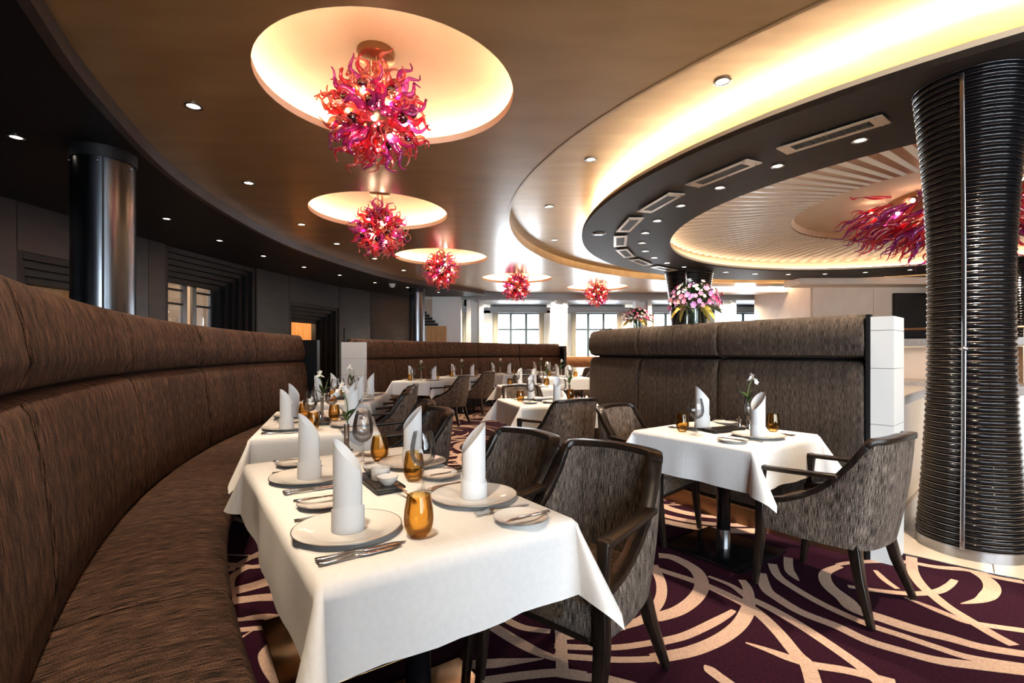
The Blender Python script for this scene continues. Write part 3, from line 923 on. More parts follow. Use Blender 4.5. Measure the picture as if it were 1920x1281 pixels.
def banquette(label, cuts, endmat0, endmat1):
    t = thing('banquette', label, 'bench', (0, 0, 0))
    cuts = sorted(cuts)
    for a0, a1 in zip(cuts[:-1], cuts[1:]):
        part('back_cushion', cushion(BC, BACK_LOW, a0, a1, 'banquette_fabric', 'back_cushion'), t)
        part('headrest_cushion', cushion(BC, BACK_UP, a0, a1, 'banquette_fabric', 'headrest_cushion'), t)
        part('seat_cushion', cushion(BC, SEAT, a0, a1, 'banquette_seat_fabric', 'seat_cushion', sgn=1, pinch=0.010), t)
    lo_, hi_ = cuts[0], cuts[-1]
    def arc(prof, mat, name):
        g = G(); g.lathe(prof, 60, (*BC, 0), 0, 1.0, radians(lo_), radians(hi_)); return part(name, g.mesh(name, mat, True, 30), t)
    arc([(8.78, 0.0), (8.78, 0.27)], 'step_black', 'plinth')
    arc([(9.34, 0.0), (9.34, 1.49), (9.40, 1.49), (9.40, 0.0)], 'step_black', 'rear_panel')
    for a, mat, s in ((lo_, endmat0, -1), (hi_, endmat1, 1)):
        if not mat: continue
        g = G()
        x0, y0 = pol(BC, 9.02, a); x1, y1 = pol(BC, 9.42, a)
        rz = radians(a)
        n = 5 if mat == 'white_gloss' else 1
        for k in range(n):
            h = 1.44 / n
            g2 = G(); g2.box((9.22, s * 0.05, h * (k + 0.5)), (0.44, 0.09, h - 0.004))
            part('end_panel', g2.mesh('end_panel', mat, False), t, (*BC, 0), (0, 0, rz))
    return t


banquette('long curved dark brown woven banquette sweeping along the left side of the room',
          [177.0, 185.8, 194.4, 203.8, 213.6, 222.8, 232.0], 'step_black', None)
banquette('curved dark brown banquette across the back, between the white end post and the windows',
          [121.8, 131.2, 140.6, 149.8, 159.1, 166.6], 'step_black', 'white_gloss')

# curved upholstered partition on the right with white core and ledge
t = thing('booth_partition', 'tall curved grey brown upholstered partition with white end post on the right', 'partition')
P_LOW = [(5.40, 0.14), (5.452, 0.16), (5.46, 0.30), (5.462, 0.70), (5.455, 1.10), (5.445, 1.175), (5.425, 1.202), (5.39, 1.212), (5.34, 1.214)]
P_UP = [(5.34, 1.230), (5.40, 1.232), (5.445, 1.248), (5.47, 1.32), (5.46, 1.42), (5.445, 1.475), (5.41, 1.502), (5.34, 1.506), (5.30, 1.48)]
pc = [192.2, 202.8, 212.1, 222.3]
for a0, a1 in zip(pc[:-1], pc[1:]):
    part('back_cushion', cushion(RC, P_LOW, a0, a1, 'booth_fabric', 'back_cushion', sgn=-1), t)
    part('headrest_cushion', cushion(RC, P_UP, a0, a1, 'booth_fabric', 'headrest_cushion', sgn=-1), t)
g = G(); g.lathe([(5.18, 0.0), (5.18, 1.488), (5.35, 1.488)], 50, (*RC, 0), 0, 1.0, radians(192.2), radians(222.3))
part('white_core', g.mesh('white_core', 'white_gloss', True, 30), t)
g = G(); g.lathe([(5.335, 0.0), (5.335, 1.47)], 50, (*RC, 0), 0, 1.0, radians(192.2), radians(222.3))  # unseen dark sheet added so the gaps between cushions stay black
part('dark_gap_sheet', g.mesh('dark_gap_sheet', 'step_black', True, 30), t)
g = G(); g.lathe([(5.36, 0.0), (5.47, 0.0), (5.47, 0.13), (5.40, 0.14)], 50, (*RC, 0), 0, 1.0, radians(192.2), radians(222.3))
part('plinth', g.mesh('plinth', 'bronze', True, 30), t)
hs = [0.0, 0.46, 0.83, 1.17, 1.40, 1.485]
for z0, z1 in zip(hs[:-1], hs[1:]):
    g = G(); g.box((5.31, 0.07, (z0 + z1) / 2), (0.29, 0.13, z1 - z0 - 0.003))
    part('end_tile', g.mesh('end_tile', 'white_gloss', False), t, (*RC, 0), (0, 0, radians(222.4)))
g = G(); g.box((5.43, 0.012, 0.75), (0.05, 0.025, 1.5)); part('edge_strip', g.mesh('edge_strip', 'step_black', False), t, (*RC, 0), (0, 0, radians(222.35)))
for k, (a0, a1) in enumerate(((120, 146),)):
    g = G(); g.lathe([(5.40, 0.0), (5.40, 1.73), (5.15, 1.73), (5.15, 0.0)], 30, (*RC, 0), 0, 1.0, radians(a0), radians(a1))
    single('ledge_partition', g.mesh('ledge_partition', 'white_gloss', True, 30), 'white ledge behind the tall partition carrying the small bouquet', 'partition')

# ------------------------------------------------------------------ dining chairs
def chair_parts():
    half = [(0.0, -0.262), (0.10, -0.258), (0.185, -0.240), (0.238, -0.195), (0.258, -0.12), (0.266, -0.02), (0.268, 0.10), (0.266, 0.24)]
    pts = [(-x, y) for x, y in reversed(half[1:])] + half
    cur = catmull(pts, 5)
    n = len(cur)
    Ls = [0.0]
    for i in range(1, n): Ls.append(Ls[-1] + hypot(cur[i][0] - cur[i - 1][0], cur[i][1] - cur[i - 1][1]))
    mid = Ls[-1] / 2
    # height of the shell edge against distance from the back centre
    hx = [0.0, 0.235, 0.262, 0.30, 0.35, 0.41, 0.48, 0.56, 0.66, 0.80]
    hz = [0.862, 0.852, 0.825, 0.742, 0.655, 0.588, 0.538, 0.500, 0.475, 0.462]
    def top(i): return interp(abs(Ls[i] - mid), hx, hz)
    def pos(i, z, off=0.0):
        x, y = cur[i]
        i0, i1 = max(i - 1, 0), min(i + 1, n - 1)
        dx, dy = cur[i1][0] - cur[i0][0], cur[i1][1] - cur[i0][1]
        L = hypot(dx, dy)
        nx, ny = dy / L, -dx / L                     # outward
        f = max(0.0, (z - 0.32) / 0.55)
        w = min(1.0, max(0.0, (0.06 - y) / 0.26))
        lean = -0.075 * w * f
        k = 1.0 - 0.10 * w * (1 - f) * 0.9           # narrower at the seat, wider at the top
        return (x * k + nx * off, y + ny * off + lean, z)
    # upholstered shell, outside and inside
    g = G(); R_ = 7
    def sheet(off, rev):
        rows, uvs = [], []
        for j in range(R_ + 1):
            r, u = [], []
            for i in range(n):
                zt = top(i) - 0.014
                z = 0.325 + (zt - 0.325) * j / R_
                bulge = 0.012 * sin(pi * j / R_) * (1 if not rev else -0.5)
                r.append(pos(i, z, off + bulge)); u.append((Ls[i], z))
            rows.append(r); uvs.append(u)
        return rows, uvs
    ro, uo = sheet(0.0, False); ri, ui = sheet(-0.045, True)
    g.grid(ro, uo); g.grid(ri[::-1], ui[::-1])
    g.grid([ro[-1], ri[-1]], [uo[-1], ui[-1]])
    g.grid([ri[0], ro[0]], [ui[0], uo[0]])
    for i in (0, n - 1):
        g.grid([[r[i] for r in ro], [r[i] for r in ri]], [[(0, q[i][1]) for q in uo], [(0.04, q[i][1]) for q in ui]])
    out = [('backrest', g.mesh('backrest', 'chair_fabric', True, 50))]
    # wooden edge: top rail and two sweeping side rails
    ic = [i for i in range(n) if abs(Ls[i] - mid) <= 0.268]
    def nrm(i):
        a, b = pos(max(i - 1, 0), top(i)), pos(min(i + 1, n - 1), top(i))
        d = Vector((b[1] - a[1], a[0] - b[0], 0)); return d.normalized()
    g = G()
    g.bar([Vector(pos(i, top(i) - 0.002, -0.020)) for i in ic], [nrm(i) for i in ic], 0.056, 0.026)
    out.append(('top_rail', bevel(g.mesh('top_rail', 'chair_wood'), 0.003)))
    il = [i for i in range(n) if Ls[i] - mid <= -0.245]; ir = [i for i in range(n) if Ls[i] - mid >= 0.245]
    for idx in (il, ir):
        g = G()
        g.bar([Vector(pos(i, top(i), -0.020)) for i in idx], [nrm(i) for i in idx], 0.052, 0.028)
        out.append(('side_rail', bevel(g.mesh('side_rail', 'chair_wood'), 0.003)))
    # arms with their front posts
    for s in (-1, 1):
        g = G()
        path = catmull([(s * 0.252, -0.150, 0.668), (s * 0.258, -0.08, 0.664), (s * 0.264, 0.06, 0.655), (s * 0.266, 0.19, 0.648)], 4)
        path += [(s * 0.266, 0.232, 0.645)]
        g.bar(path, (1, 0, 0), 0.050, [0.022] * len(path))
        g.bar([(s * 0.266, 0.215, 0.66), (s * 0.266, 0.222, 0.56), (s * 0.264, 0.226, 0.44)], (1, 0, 0), [0.046, 0.036, 0.038], [0.036, 0.030, 0.034])
        out.append(('armrest', bevel(g.mesh('armrest', 'chair_wood'), 0.006)))
    # seat cushion
    g = G()
    rows, uvs = [], []
    for j, (k, z) in enumerate(((0.92, 0.335), (0.985, 0.34), (1.0, 0.37), (1.0, 0.425), (0.965, 0.452), (0.85, 0.462), (0.5, 0.468), (0.02, 0.47))):
        r, u = [], []
        for a in range(28):
            th = 2 * pi * a / 28
            cx, cy = cos(th), sin(th)
            m = max(abs(cx), abs(cy)) ** 0.82
            x, y = 0.222 * k * cx / m, 0.02 + 0.225 * k * cy / m
            r.append((x, y, z)); u.append((x, y + z))
        rows.append(r); uvs.append(u)
    g.grid(rows, uvs, True)
    g.f.append(tuple(range(27, -1, -1))); g.m.append(0)
    out.append(('seat', g.mesh('seat', 'seat_fabric', True, 50)))
    g = G(); g.box((0, 0.222, 0.385), (0.47, 0.035, 0.11)); out.append(('front_apron', bevel(g.mesh('front_apron', 'chair_fabric', False), 0.01)))
    g = G(); g.box((0, 0.226, 0.322), (0.47, 0.026, 0.02)); out.append(('front_rail', g.mesh('front_rail', 'chair_wood', False)))
    # legs
    for s in (-1, 1):
        g = G(); g.bar([(s * 0.262, 0.226, 0.46), (s * 0.262, 0.226, 0.30), (s * 0.258, 0.262, 0.002)], (1, 0, 0), [0.046, 0.046, 0.030], [0.044, 0.044, 0.028])
        out.append(('leg', bevel(g.mesh('leg', 'chair_wood'), 0.004)))
        g = G(); g.bar([(s * 0.185, -0.185, 0.37), (s * 0.212, -0.222, 0.20), (s * 0.250, -0.285, 0.002)], (1, 0, 0), [0.050, 0.044, 0.028], [0.050, 0.042, 0.028])
        out.append(('leg', bevel(g.mesh('leg', 'chair_wood'), 0.004)))
    return out


def chair(label, x, y, rz, group=None):
    t = thing('dining_chair', label, 'chair', (x, y, 0.003), rz, group)
    for nm, me in cached('chair', chair_parts):
        part(nm, me, t)
    return t


def chair_at(label, th, r=7.62, turn=0.0):
    x, y = pol(BC, r, th)
    return chair(label, x, y, radians(th - 90 + turn))


chair('grey woven armchair at the near right corner of the nearest long table', 0.243, 1.93, radians(138.5))
chair('grey woven armchair second from the front, beside the nearest long table', -0.14, 2.32, radians(129))
chair_at('brown armchair facing the second banquette table, nearer one with curved rail', 204.2, 7.66)
chair_at('brown armchair facing the second banquette table, farther one partly hidden', 199.6, 7.64)
chair_at('dark armchair seen edge-on at the near end of the third banquette table', 190.8, 7.74)
chair_at('dark armchair at the middle of the third banquette table', 186.9, 7.74)
chair_at('dark armchair at the far end of the third banquette table', 183.2, 7.74)
chair_at('dark armchair seen from behind, left one before the back banquette', 163.6, 7.64)
chair_at('dark armchair seen from behind, second one before the back banquette', 152.0, 7.86)
chair_at('dark armchair far back before the third back banquette table', 141.6, 7.70)
chair_at('dark armchair far back before the rightmost back banquette table', 131.4, 7.70)
chair('grey armchair with its back turned, at the near side of the middle aisle table', 0.41, 4.47, radians(31))
chair('armchair facing the camera across the middle aisle table', 0.19, 5.74, radians(-162))
chair('small armchair facing the camera behind the second middle aisle table', 0.32, 8.35, radians(-165))
chair('grey armchair left of the square table by the partition, facing right', 0.98, 3.55, radians(-135))
chair('large grey armchair pulled out at the right of the square table by the partition', 1.690, 2.625, radians(33.5))
chair('dark armchair at the far right table beside the partition end', 1.62, 10.9, radians(110))
chair('dark armchair far behind the partition end, under the right window', 1.95, 12.4, radians(150))

# ------------------------------------------------------------------ tables and cloths
def table(label, x, y, rz, lx, ly, npole, plate, polemat='black_gloss', ps=0.54, po=0.42):
    t = thing('pedestal_table', label, 'table', (x, y, 0.002), rz)
    g = G(); g.box((0, 0, 0.730), (lx - 0.01, ly - 0.01, 0.028)); part('tabletop', bevel(g.mesh('tabletop', 'chair_wood', False), 0.008), t)
    for k in range(npole):
        px = 0 if npole == 1 else (-po if k == 0 else po)
        g = G(); g.box((px, 0, 0.007), (ps, ps, 0.012)); part('base_plate', bevel(g.mesh('base_plate', plate, False), 0.003), t)
        g = G(); g.lathe([(0.041, 0.13), (0.041, 0.715)], 24, (px, 0, 0)); part('pole', g.mesh('pole', polemat), t)
        g = G(); g.lathe([(0.043, 0.013), (0.043, 0.132), (0.03, 0.134)], 24, (px, 0, 0)); part('sleeve', g.mesh('sleeve', 'steel'), t)
    return t


def cloth(label, x, y, rz, lx, ly, drop, group=None, leans=(0.5, -0.5, 0.5, -0.5), ns=22, seed=1, wave=0.010):
    """draped cloth: flat top, hanging sides with soft waves, corner flaps folded to one side"""
    rn = random.Random(seed)
    a, b, rnd = lx / 2, ly / 2, 0.018
    g = G()
    zt = 0.7525
    nx, ny, nd = ns, max(10, int(ns * ly / lx)), 9
    def top_pt(u, v): return (u, v, zt)
    g.grid([[top_pt(-a + 2 * a * i / nx, -b + 2 * b * j / ny) for i in range(nx + 1)] for j in range(ny + 1)])
    def fall(ox, oy, dx, dy, s, wv, th=0.0):
        """point hanging s below edge point (ox,oy), outward dir (dx,dy), tilt th"""
        q = min(s, rnd * 1.57)
        ang = q / rnd
        h = rnd * sin(ang); d = rnd * (1 - cos(ang))
        rest = s - q
        h += rest * sin(th) + wv * min(1.0, rest / 0.15)
        d += rest * cos(th)
        return (ox + dx * h, oy + dy * h, zt - d)
    sides = [((-a, -b), (a, -b), (0, -1)), ((a, -b), (a, b), (1, 0)), ((a, b), (-a, b), (0, 1)), ((-a, b), (-a, -b), (-1, 0))]
    ph = [rn.uniform(0, 6.28) for _ in range(4)]
    for k, (p, q, d) in enumerate(sides):
        n = nx if d[0] == 0 else ny
        rows = []
        for j in range(nd + 1):
            s = drop * (j / nd) ** 1.0
            r = []
            for i in range(n + 1):
                t = i / n
                e = sin(pi * t)
                wv = wave * sin(t * 9 + ph[k]) * e + 0.006 * sin(t * 21 + ph[k] * 2) * e
                r.append(fall(p[0] + (q[0] - p[0]) * t, p[1] + (q[1] - p[1]) * t, d[0], d[1], s, wv, 0.03 + 0.02 * (1 - e)))
            rows.append(r)
        g.grid(rows)
    corners = [((a, -b), -90, 0), ((a, b), 0, 90), ((-a, b), 90, 180), ((-a, -b), 180, 270)]
    nf = 12
    for k, ((cx, cy), d0, d1) in enumerate(corners):
        lean = leans[k]
        rows = []
        for j in range(nd + 1):
            r = []
            for i in range(nf + 1):
                f = i / nf
                # length of cloth along this ray of the square corner
                ph_ = radians(90 * f)
                s = drop * (j / nd) / max(cos(ph_), sin(ph_))
                e = sin(pi * f)
                dirang = radians(d0 + 90 * f + lean * 42 * e)
                th = 0.05 + radians(33) * e ** 1.3
                dd = (cos(dirang), sin(dirang))
                if f == 0: dd = (cos(radians(d0)), sin(radians(d0)))
                if f == 1: dd = (cos(radians(d1)), sin(radians(d1)))
                r.append(fall(cx, cy, dd[0], dd[1], s, 0.0, th if 0 < f < 1 else 0.05))
            rows.append(r)
        g.grid(rows)
    me = g.mesh('tablecloth', 'tablecloth_white', True, 180)
    bm = bmesh.new(); bm.from_mesh(me)
    bmesh.ops.remove_doubles(bm, verts=bm.verts, dist=0.0006)
    bmesh.ops.recalc_face_normals(bm, faces=bm.faces)
    bm.to_mesh(me); bm.free()
    me.polygons.foreach_set('use_smooth', [True] * len(me.polygons))
    return single('tablecloth', me, label, 'tablecloth', (x, y, 0), rz, group)


TOPZ = 0.7532
# name phrase, centre, rotation, size along, size across, drop, poles
def arc_table(th, r): x, y = pol(BC, r, th); return x, y, radians(th - 90)
TAB = {}
def add_table(key, phrase, x, y, rz, lx, ly, drop=0.245, npole=1, plate='black_gloss', leans=(0.5, -0.5, 0.5, -0.5), seed=1, **kw):
    TAB[key] = (x, y, rz, phrase)
    table('pedestal table under the white cloth, ' + phrase, x, y, rz, lx, ly, npole, plate, **kw)
    cloth('white draped cloth on the ' + phrase, x, y, rz, lx, ly, drop, 'white tablecloths', leans, seed=seed)

add_table('T1', 'nearest long banquette table', -0.515, 1.90, radians(214.3 - 90), 1.40, 0.745, 0.235, 2, 'copper_plate', (0.5, -0.6, 0.6, -0.9), 3, ps=0.64, po=0.38)
add_table('T2', 'second left banquette table', *arc_table(199.7, 8.165), 1.38, 0.74, 0.25, 2, seed=4)
add_table('T3', 'third left banquette table', *arc_table(186.1, 8.165), 1.36, 0.74, 0.25, 2, seed=5)
add_table('T4', 'leftmost back banquette table', *arc_table(162.2, 8.26), 0.78, 0.78, 0.25, 1, seed=6)
add_table('T5', 'second back banquette table', *arc_table(151.6, 8.26), 0.78, 0.78, 0.25, 1, seed=7)
add_table('T6', 'third back banquette table', *arc_table(141.5, 8.28), 0.80, 0.80, 0.25, 1, seed=8)
add_table('T7', 'rightmost back banquette table', *arc_table(131.2, 8.28), 0.80, 0.80, 0.25, 1, seed=9)
add_table('M1', 'nearest middle aisle table', 0.35, 5.20, radians(17.5), 0.80, 0.80, 0.25, 1, seed=10)
add_table('M2', 'second middle aisle table', 0.24, 7.45, radians(10), 0.80, 0.80, 0.25, 1, seed=11)
add_table('M3', 'far table beside the partition', 1.05, 10.25, radians(12), 0.86, 0.80, 0.25, 1, seed=12)
add_table('TR', 'square table by the partition', 1.362, 3.178, radians(36.4), 0.79, 0.79, 0.245, 1, 'black_gloss', (0.2, -0.5, 0.5, 0.35), 13)

# ------------------------------------------------------------------ table ware
def napkin_mesh():
    g = G()
    n, m = 40, 12
    rows = []
    turns = 1.45
    for j in range(m + 1):
        r = []
        for i in range(n + 1):
            t = i / n
            a = 2 * pi * turns * t
            rad = 0.0365 + 0.004 * t
            # slanted top: tallest at a=0 of the outer turn, falling along the spiral
            am = (a + pi) % (2 * pi) - pi
            top = 0.168 + 0.100 * ((1 + cos(am)) / 2) ** 0.85 - 0.018 * (1 - t)
            r.append((rad * cos(a) * 1.06, rad * sin(a) * 0.94, top * j / m))
        rows.append(r)
    g.grid(rows)
    # folded cuff round the foot with a slanting upper edge
    rows = []
    for j, (k, dr) in enumerate(((0.0, 0.044), (0.9, 0.0442), (1.0, 0.0432), (0.97, 0.0405))):
        rows.append([((dr) * cos(a) * 1.06, dr * sin(a) * 0.94, (0.066 + 0.012 * cos(a - 2.2)) * k) for a in [2 * pi * i / 28 for i in range(28)]])
    g.grid(rows, None, True)
    return g.mesh('napkin', 'napkin_white', True, 60)


def plate_parts(R_, key):
    def f():
        g = G()
        g.lathe([(0.001, 0.0), (R_ * 0.55, 0.0), (R_ * 0.62, 0.002), (R_ * 0.985, 0.0145), (R_ * 0.99, 0.0165), (R_ * 0.98, 0.0175), (R_ * 0.66, 0.0075), (R_ * 0.60, 0.0045), (0.001, 0.004)], 48)
        a = g.mesh(key, 'porcelain', True, 40)
        g = G(); g.lathe([(R_ * 0.982, 0.0142), (R_, 0.0155), (R_, 0.0175), (R_ * 0.982, 0.0180)], 48)
        return a, g.mesh('rim', 'plate_rim_silver', True, 40)
    return cached(key, f)


def knife_mesh(L=0.235):
    g = G()
    h = L * 0.42
    g.bar([(0, -L / 2, 0.006), (0, -L / 2 + 0.03, 0.006), (0, -L / 2 + h, 0.006)], (1, 0, 0), [0.013, 0.011, 0.009], [0.007, 0.006, 0.005])
    g.bar([(0, -L / 2 + h, 0.006), (0.002, -L / 2 + h + 0.03, 0.005), (0.002, L / 2 - 0.03, 0.004), (0, L / 2, 0.003)], (1, 0, 0), [0.009, 0.018, 0.019, 0.004], [0.004, 0.0022, 0.002, 0.001])
    return bevel(g.mesh('knife', 'cutlery_silver'), 0.0015, 1)


def fork_mesh(L=0.205):
    g = G()
    g.bar([(0, -L / 2, 0.004), (0, -L / 2 + 0.06, 0.005), (0, 0.01, 0.006), (0, 0.035, 0.012)], (1, 0, 0), [0.014, 0.009, 0.006, 0.010], [0.003] * 4)
    g.bar([(0, 0.033, 0.012), (0, 0.05, 0.010)], (1, 0, 0), [0.012, 0.024], [0.0025, 0.0025])
    for k in range(4):
        x = -0.0095 + 0.0063 * k
        g.bar([(x, 0.049, 0.010), (x, 0.075, 0.005), (x, L / 2, 0.008)], (1, 0, 0), 0.0034, 0.0018)
    return g.mesh('fork', 'cutlery_silver', True, 40)


def lathe_mesh(name, prof, mat, n=28): g = G(); g.lathe(prof, n); return g.mesh(name, mat, True, 40)


TUMBLER = [(0.001, 0.004), (0.024, 0.004), (0.033, 0.012), (0.0395, 0.030), (0.0415, 0.048), (0.0395, 0.075), (0.0335, 0.108), (0.0320, 0.116)]
TUMBLER_IN = [(0.0312, 0.116), (0.0326, 0.106), (0.0384, 0.075), (0.0402, 0.048), (0.038, 0.031), (0.030, 0.017), (0.001, 0.012)]


def tumbler_parts():
    g = G(); g.lathe([(0.001, 0.0), (0.023, 0.0), (0.024, 0.004)] + TUMBLER[2:] + TUMBLER_IN, 28)
    return g.mesh('tumbler', 'amber_glass', True, 60)


def wine_parts():
    g = G(); g.lathe([(0.0035, 0.096), (0.018, 0.101), (0.034, 0.116), (0.0415, 0.142), (0.0400, 0.172), (0.0335, 0.207), (0.0300, 0.222), (0.0292, 0.222), (0.0327, 0.206), (0.0392, 0.172), (0.0406, 0.142), (0.033, 0.1175), (0.014, 0.104), (0.001, 0.101)], 28)
    bowl = g.mesh('bowl', 'clear_glass', True, 60)
    g = G(); g.lathe([(0.038, 0.001), (0.036, 0.003), (0.010, 0.0075), (0.0048, 0.018), (0.0036, 0.05), (0.0036, 0.094), (0.006, 0.099)], 24)
    return bowl, g.mesh('stem', 'clear_glass', True, 60)


def tl(key, u, v):
    x, y, rz, ph = TAB[key]
    return x + u * cos(rz) - v * sin(rz), y + u * sin(rz) + v * cos(rz)


GR = {'napkin': 'rolled napkins', 'charger': 'charger plates', 'side': 'side plates', 'tumbler': 'amber tumblers', 'wine': 'wine glasses',
      'knife': 'table knives', 'fork': 'table forks', 'butter': 'butter knives', 'dessert': 'dessert knives', 'vase': 'bud vases with orchids'}


def w_charger(key, u, v, seat):
    x, y = tl(key, u, v)
    t = thing('charger_plate', 'large white silver-rimmed plate at the %s of the %s' % (seat, TAB[key][3]), 'plate', (x, y, TOPZ), 0, GR['charger'])
    a, b = plate_parts(0.152, 'charger'); part('plate_body', a, t); part('rim', b, t, label='silver rim line')


def w_side(key, u, v, seat):
    x, y = tl(key, u, v)
    t = thing('side_plate', 'small white silver-rimmed side plate at the %s of the %s' % (seat, TAB[key][3]), 'plate', (x, y, TOPZ), 0, GR['side'])
    a, b = plate_parts(0.084, 'side_plate'); part('plate_body', a, t); part('rim', b, t, label='silver rim line')


def w_napkin(key, u, v, seat, spin, s=1.0):
    x, y = tl(key, u, v)
    o = single('napkin', cached('napkin', napkin_mesh), 'tall white rolled napkin at the %s of the %s' % (seat, TAB[key][3]), 'napkin', (x, y, TOPZ + 0.0046), spin, GR['napkin'])
    o.scale = (s, s, s)


def w_tumbler(key, u, v, what):
    x, y = tl(key, u, v)
    single('tumbler', cached('tumbler', tumbler_parts), 'amber glass tumbler %s, %s' % (what, TAB[key][3]), 'glass', (x, y, TOPZ), 0, GR['tumbler'])


def w_wine(key, u, v, what):
    x, y = tl(key, u, v)
    t = thing('wine_glass', 'clear stemmed wine glass %s, %s' % (what, TAB[key][3]), 'glass', (x, y, TOPZ), 0, GR['wine'])
    a, b = cached('wine', wine_parts); part('bowl', a, t); part('stem', b, t); t.scale = (1.13, 1.13, 1.02)


def w_cut(kind, key, u, v, rz, seat, z=0.0):
    x, y = tl(key, u, v)
    me = {'knife': cached('knife', knife_mesh), 'fork': cached('fork', fork_mesh), 'butter': cached('butter', lambda: knife_mesh(0.165)), 'dessert': cached('dessert', lambda: knife_mesh(0.215))}[kind]
    nm = {'knife': 'table_knife', 'fork': 'table_fork', 'butter': 'butter_knife', 'dessert': 'dessert_knife'}[kind]
    what = {'knife': 'silver table knife', 'fork': 'silver table fork', 'butter': 'small silver butter knife', 'dessert': 'shorter silver dessert knife'}[kind]
    single(nm, me, '%s at the %s of the %s' % (what, seat, TAB[key][3]), 'cutlery', (x, y, TOPZ + z + 0.0005), rz, GR[kind])


def setting(key, u, v, flip, seat, full=True, spin=0.0, glass=True, ns=1.0):
    """one cover; the guest sits at -v (flip False) or +v (flip True)"""
    sg = -1 if flip else 1
    rz = TAB[key][2] + (pi if flip else 0)
    def at(a, b): return u + sg * a, v + sg * b
    w_charger(key, u, v, seat)
    w_napkin(key, u, v, seat, spin, ns)
    if full:
        w_side(key, *at(-0.285, 0.0), seat)
        w_cut('knife', key, *at(0.170, -0.01), rz, seat)
        w_cut('dessert', key, *at(0.195, -0.02), rz + 0.03, seat)
        w_cut('fork', key, *at(-0.170, -0.01), rz, seat)
        w_cut('butter', key, *at(-0.315, -0.005), rz, seat, 0.0165)


def petal_flower(rad, mat, n=6, cup=0.35, centre='pollen'):
    g = G()
    for k in range(n):
        a = 2 * pi * k / n
        ca, sa = cos(a), sin(a)
        def q(r, s, z): return (r * ca - s * sa, r * sa + s * ca, z)
        w = rad * 0.42
        g.add([q(0, 0, 0), q(rad * 0.5, -w, rad * cup * 0.7), q(rad * 0.5, w, rad * cup * 0.7), q(rad, 0, rad * cup), q(rad * 0.55, 0, rad * cup * 0.45)],
              [(0, 1, 4), (0, 4, 2), (1, 3, 4), (4, 3, 2)])
    g.ball((0, 0, rad * 0.1), rad * 0.16, 6, 4, 1)
    return g.mesh('blossom', [mat, centre], True, 60)


def leaf_mesh(L, w, mat, curl=0.5, n=6):
    g = G(); rows = []
    for i in range(n + 1):
        t = i / n
        x = L * t * (1 - 0.15 * curl * t); z = L * (0.35 * t - curl * t * t)
        ww = w * sin(pi * min(1, t * 0.92 + 0.06)) ** 0.8
        rows.append([(x, -ww, z + 0.25 * ww), (x, 0, z), (x, ww, z + 0.25 * ww)])
    g.grid(rows)
    return g.mesh('leaf', mat, True, 60)


def bud_vase(key, u, v, what, ang=0.0, h=0.16, tall=0.20):
    x, y = tl(key, u, v)
    t = thing('bud_vase', 'slim silver bud vase with a white orchid %s, %s' % (what, TAB[key][3]), 'vase', (x, y, TOPZ), ang, GR['vase'])
    part('vase_body', cached('vase', lambda: lathe_mesh('vase_body', [(0.001, 0), (0.026, 0), (0.026, 0.006), (0.0125, 0.012), (0.0125, 0.15), (0.0145, 0.16), (0.012, 0.16), (0.0105, 0.15), (0.0105, 0.05)], 'chrome', 20)), t)
    def stem():
        g = G(); g.tube(catmull([(0, 0, 0.06), (0.006, 0.0, 0.20), (0.0, 0.01, 0.28), (-0.025, 0.012, 0.335)], 5), 0.0028, 6); return g.mesh('stem', 'stem_green')
    part('stem', cached('orchid_stem', stem), t)
    lm = cached('orchid_leaf', lambda: leaf_mesh(0.085, 0.017, 'leaf_green', 0.1))
    lm2 = cached('orchid_blade', lambda: leaf_mesh(0.15, 0.005, 'leaf_dark', -0.15))
    for k in range(4):
        part('leaf', lm, t, (0, 0, 0.165 + 0.012 * k), (0.3 * sin(k * 2), -0.75 + 0.5 * (k % 2), k * 1.75))
    part('leaf', lm2, t, (0, 0, 0.17), (0, -0.5, 0.4))
    fm = cached('orchid_blossom', lambda: petal_flower(0.021, 'petal_white', 5, 0.4, 'petal_blush'))
    for k, (dx, dy, dz) in enumerate(((-0.03, 0.012, 0.345), (-0.012, 0.02, 0.335), (-0.035, -0.006, 0.325), (-0.018, 0.0, 0.352), (-0.04, 0.02, 0.31), (-0.008, -0.008, 0.318))):
        part('blossom', fm, t, (dx, dy, dz), (1.1 * sin(k * 1.9), 1.1 * cos(k * 2.3), k))


def shaker(key, u, v, what):
    x, y = tl(key, u, v)
    t = thing('pepper_mill', 'small silver mill %s, %s' % (what, TAB[key][3]), 'mill', (x, y, TOPZ), 0)
    part('mill_body', cached('mill', lambda: lathe_mesh('mill_body', [(0.001, 0), (0.018, 0), (0.017, 0.01), (0.0135, 0.03), (0.0135, 0.045), (0.019, 0.058), (0.019, 0.062), (0.001, 0.062)], 'chrome', 20)), t)
    part('knob', cached('millknob', lambda: lathe_mesh('knob', [(0.001, 0.062), (0.006, 0.062), (0.004, 0.068), (0.007, 0.074), (0.001, 0.080)], 'chrome', 14)), t)


def tray(key, u, v, rz, label, lx=0.27, ly=0.10):
    x, y = tl(key, u, v)
    def f():
        g = G(); g.box((0, 0, 0.006), (0.27, 0.10, 0.012)); g.box((0, 0, 0.018), (0.285, 0.112, 0.010))
        return bevel(g.mesh('serving_tray', 'tray_black', False), 0.003)
    single('serving_tray', cached('tray', f), label, 'tray', (x, y, TOPZ), rz)
    return x, y


# nearest long table: chairs side is -v, banquette side +v, u runs away from the camera
def uv_of(key, X, Y):
    x, y, rz, _ = TAB[key]
    dx, dy = X - x, Y - y
    return dx * cos(rz) + dy * sin(rz), -dx * sin(rz) + dy * cos(rz)

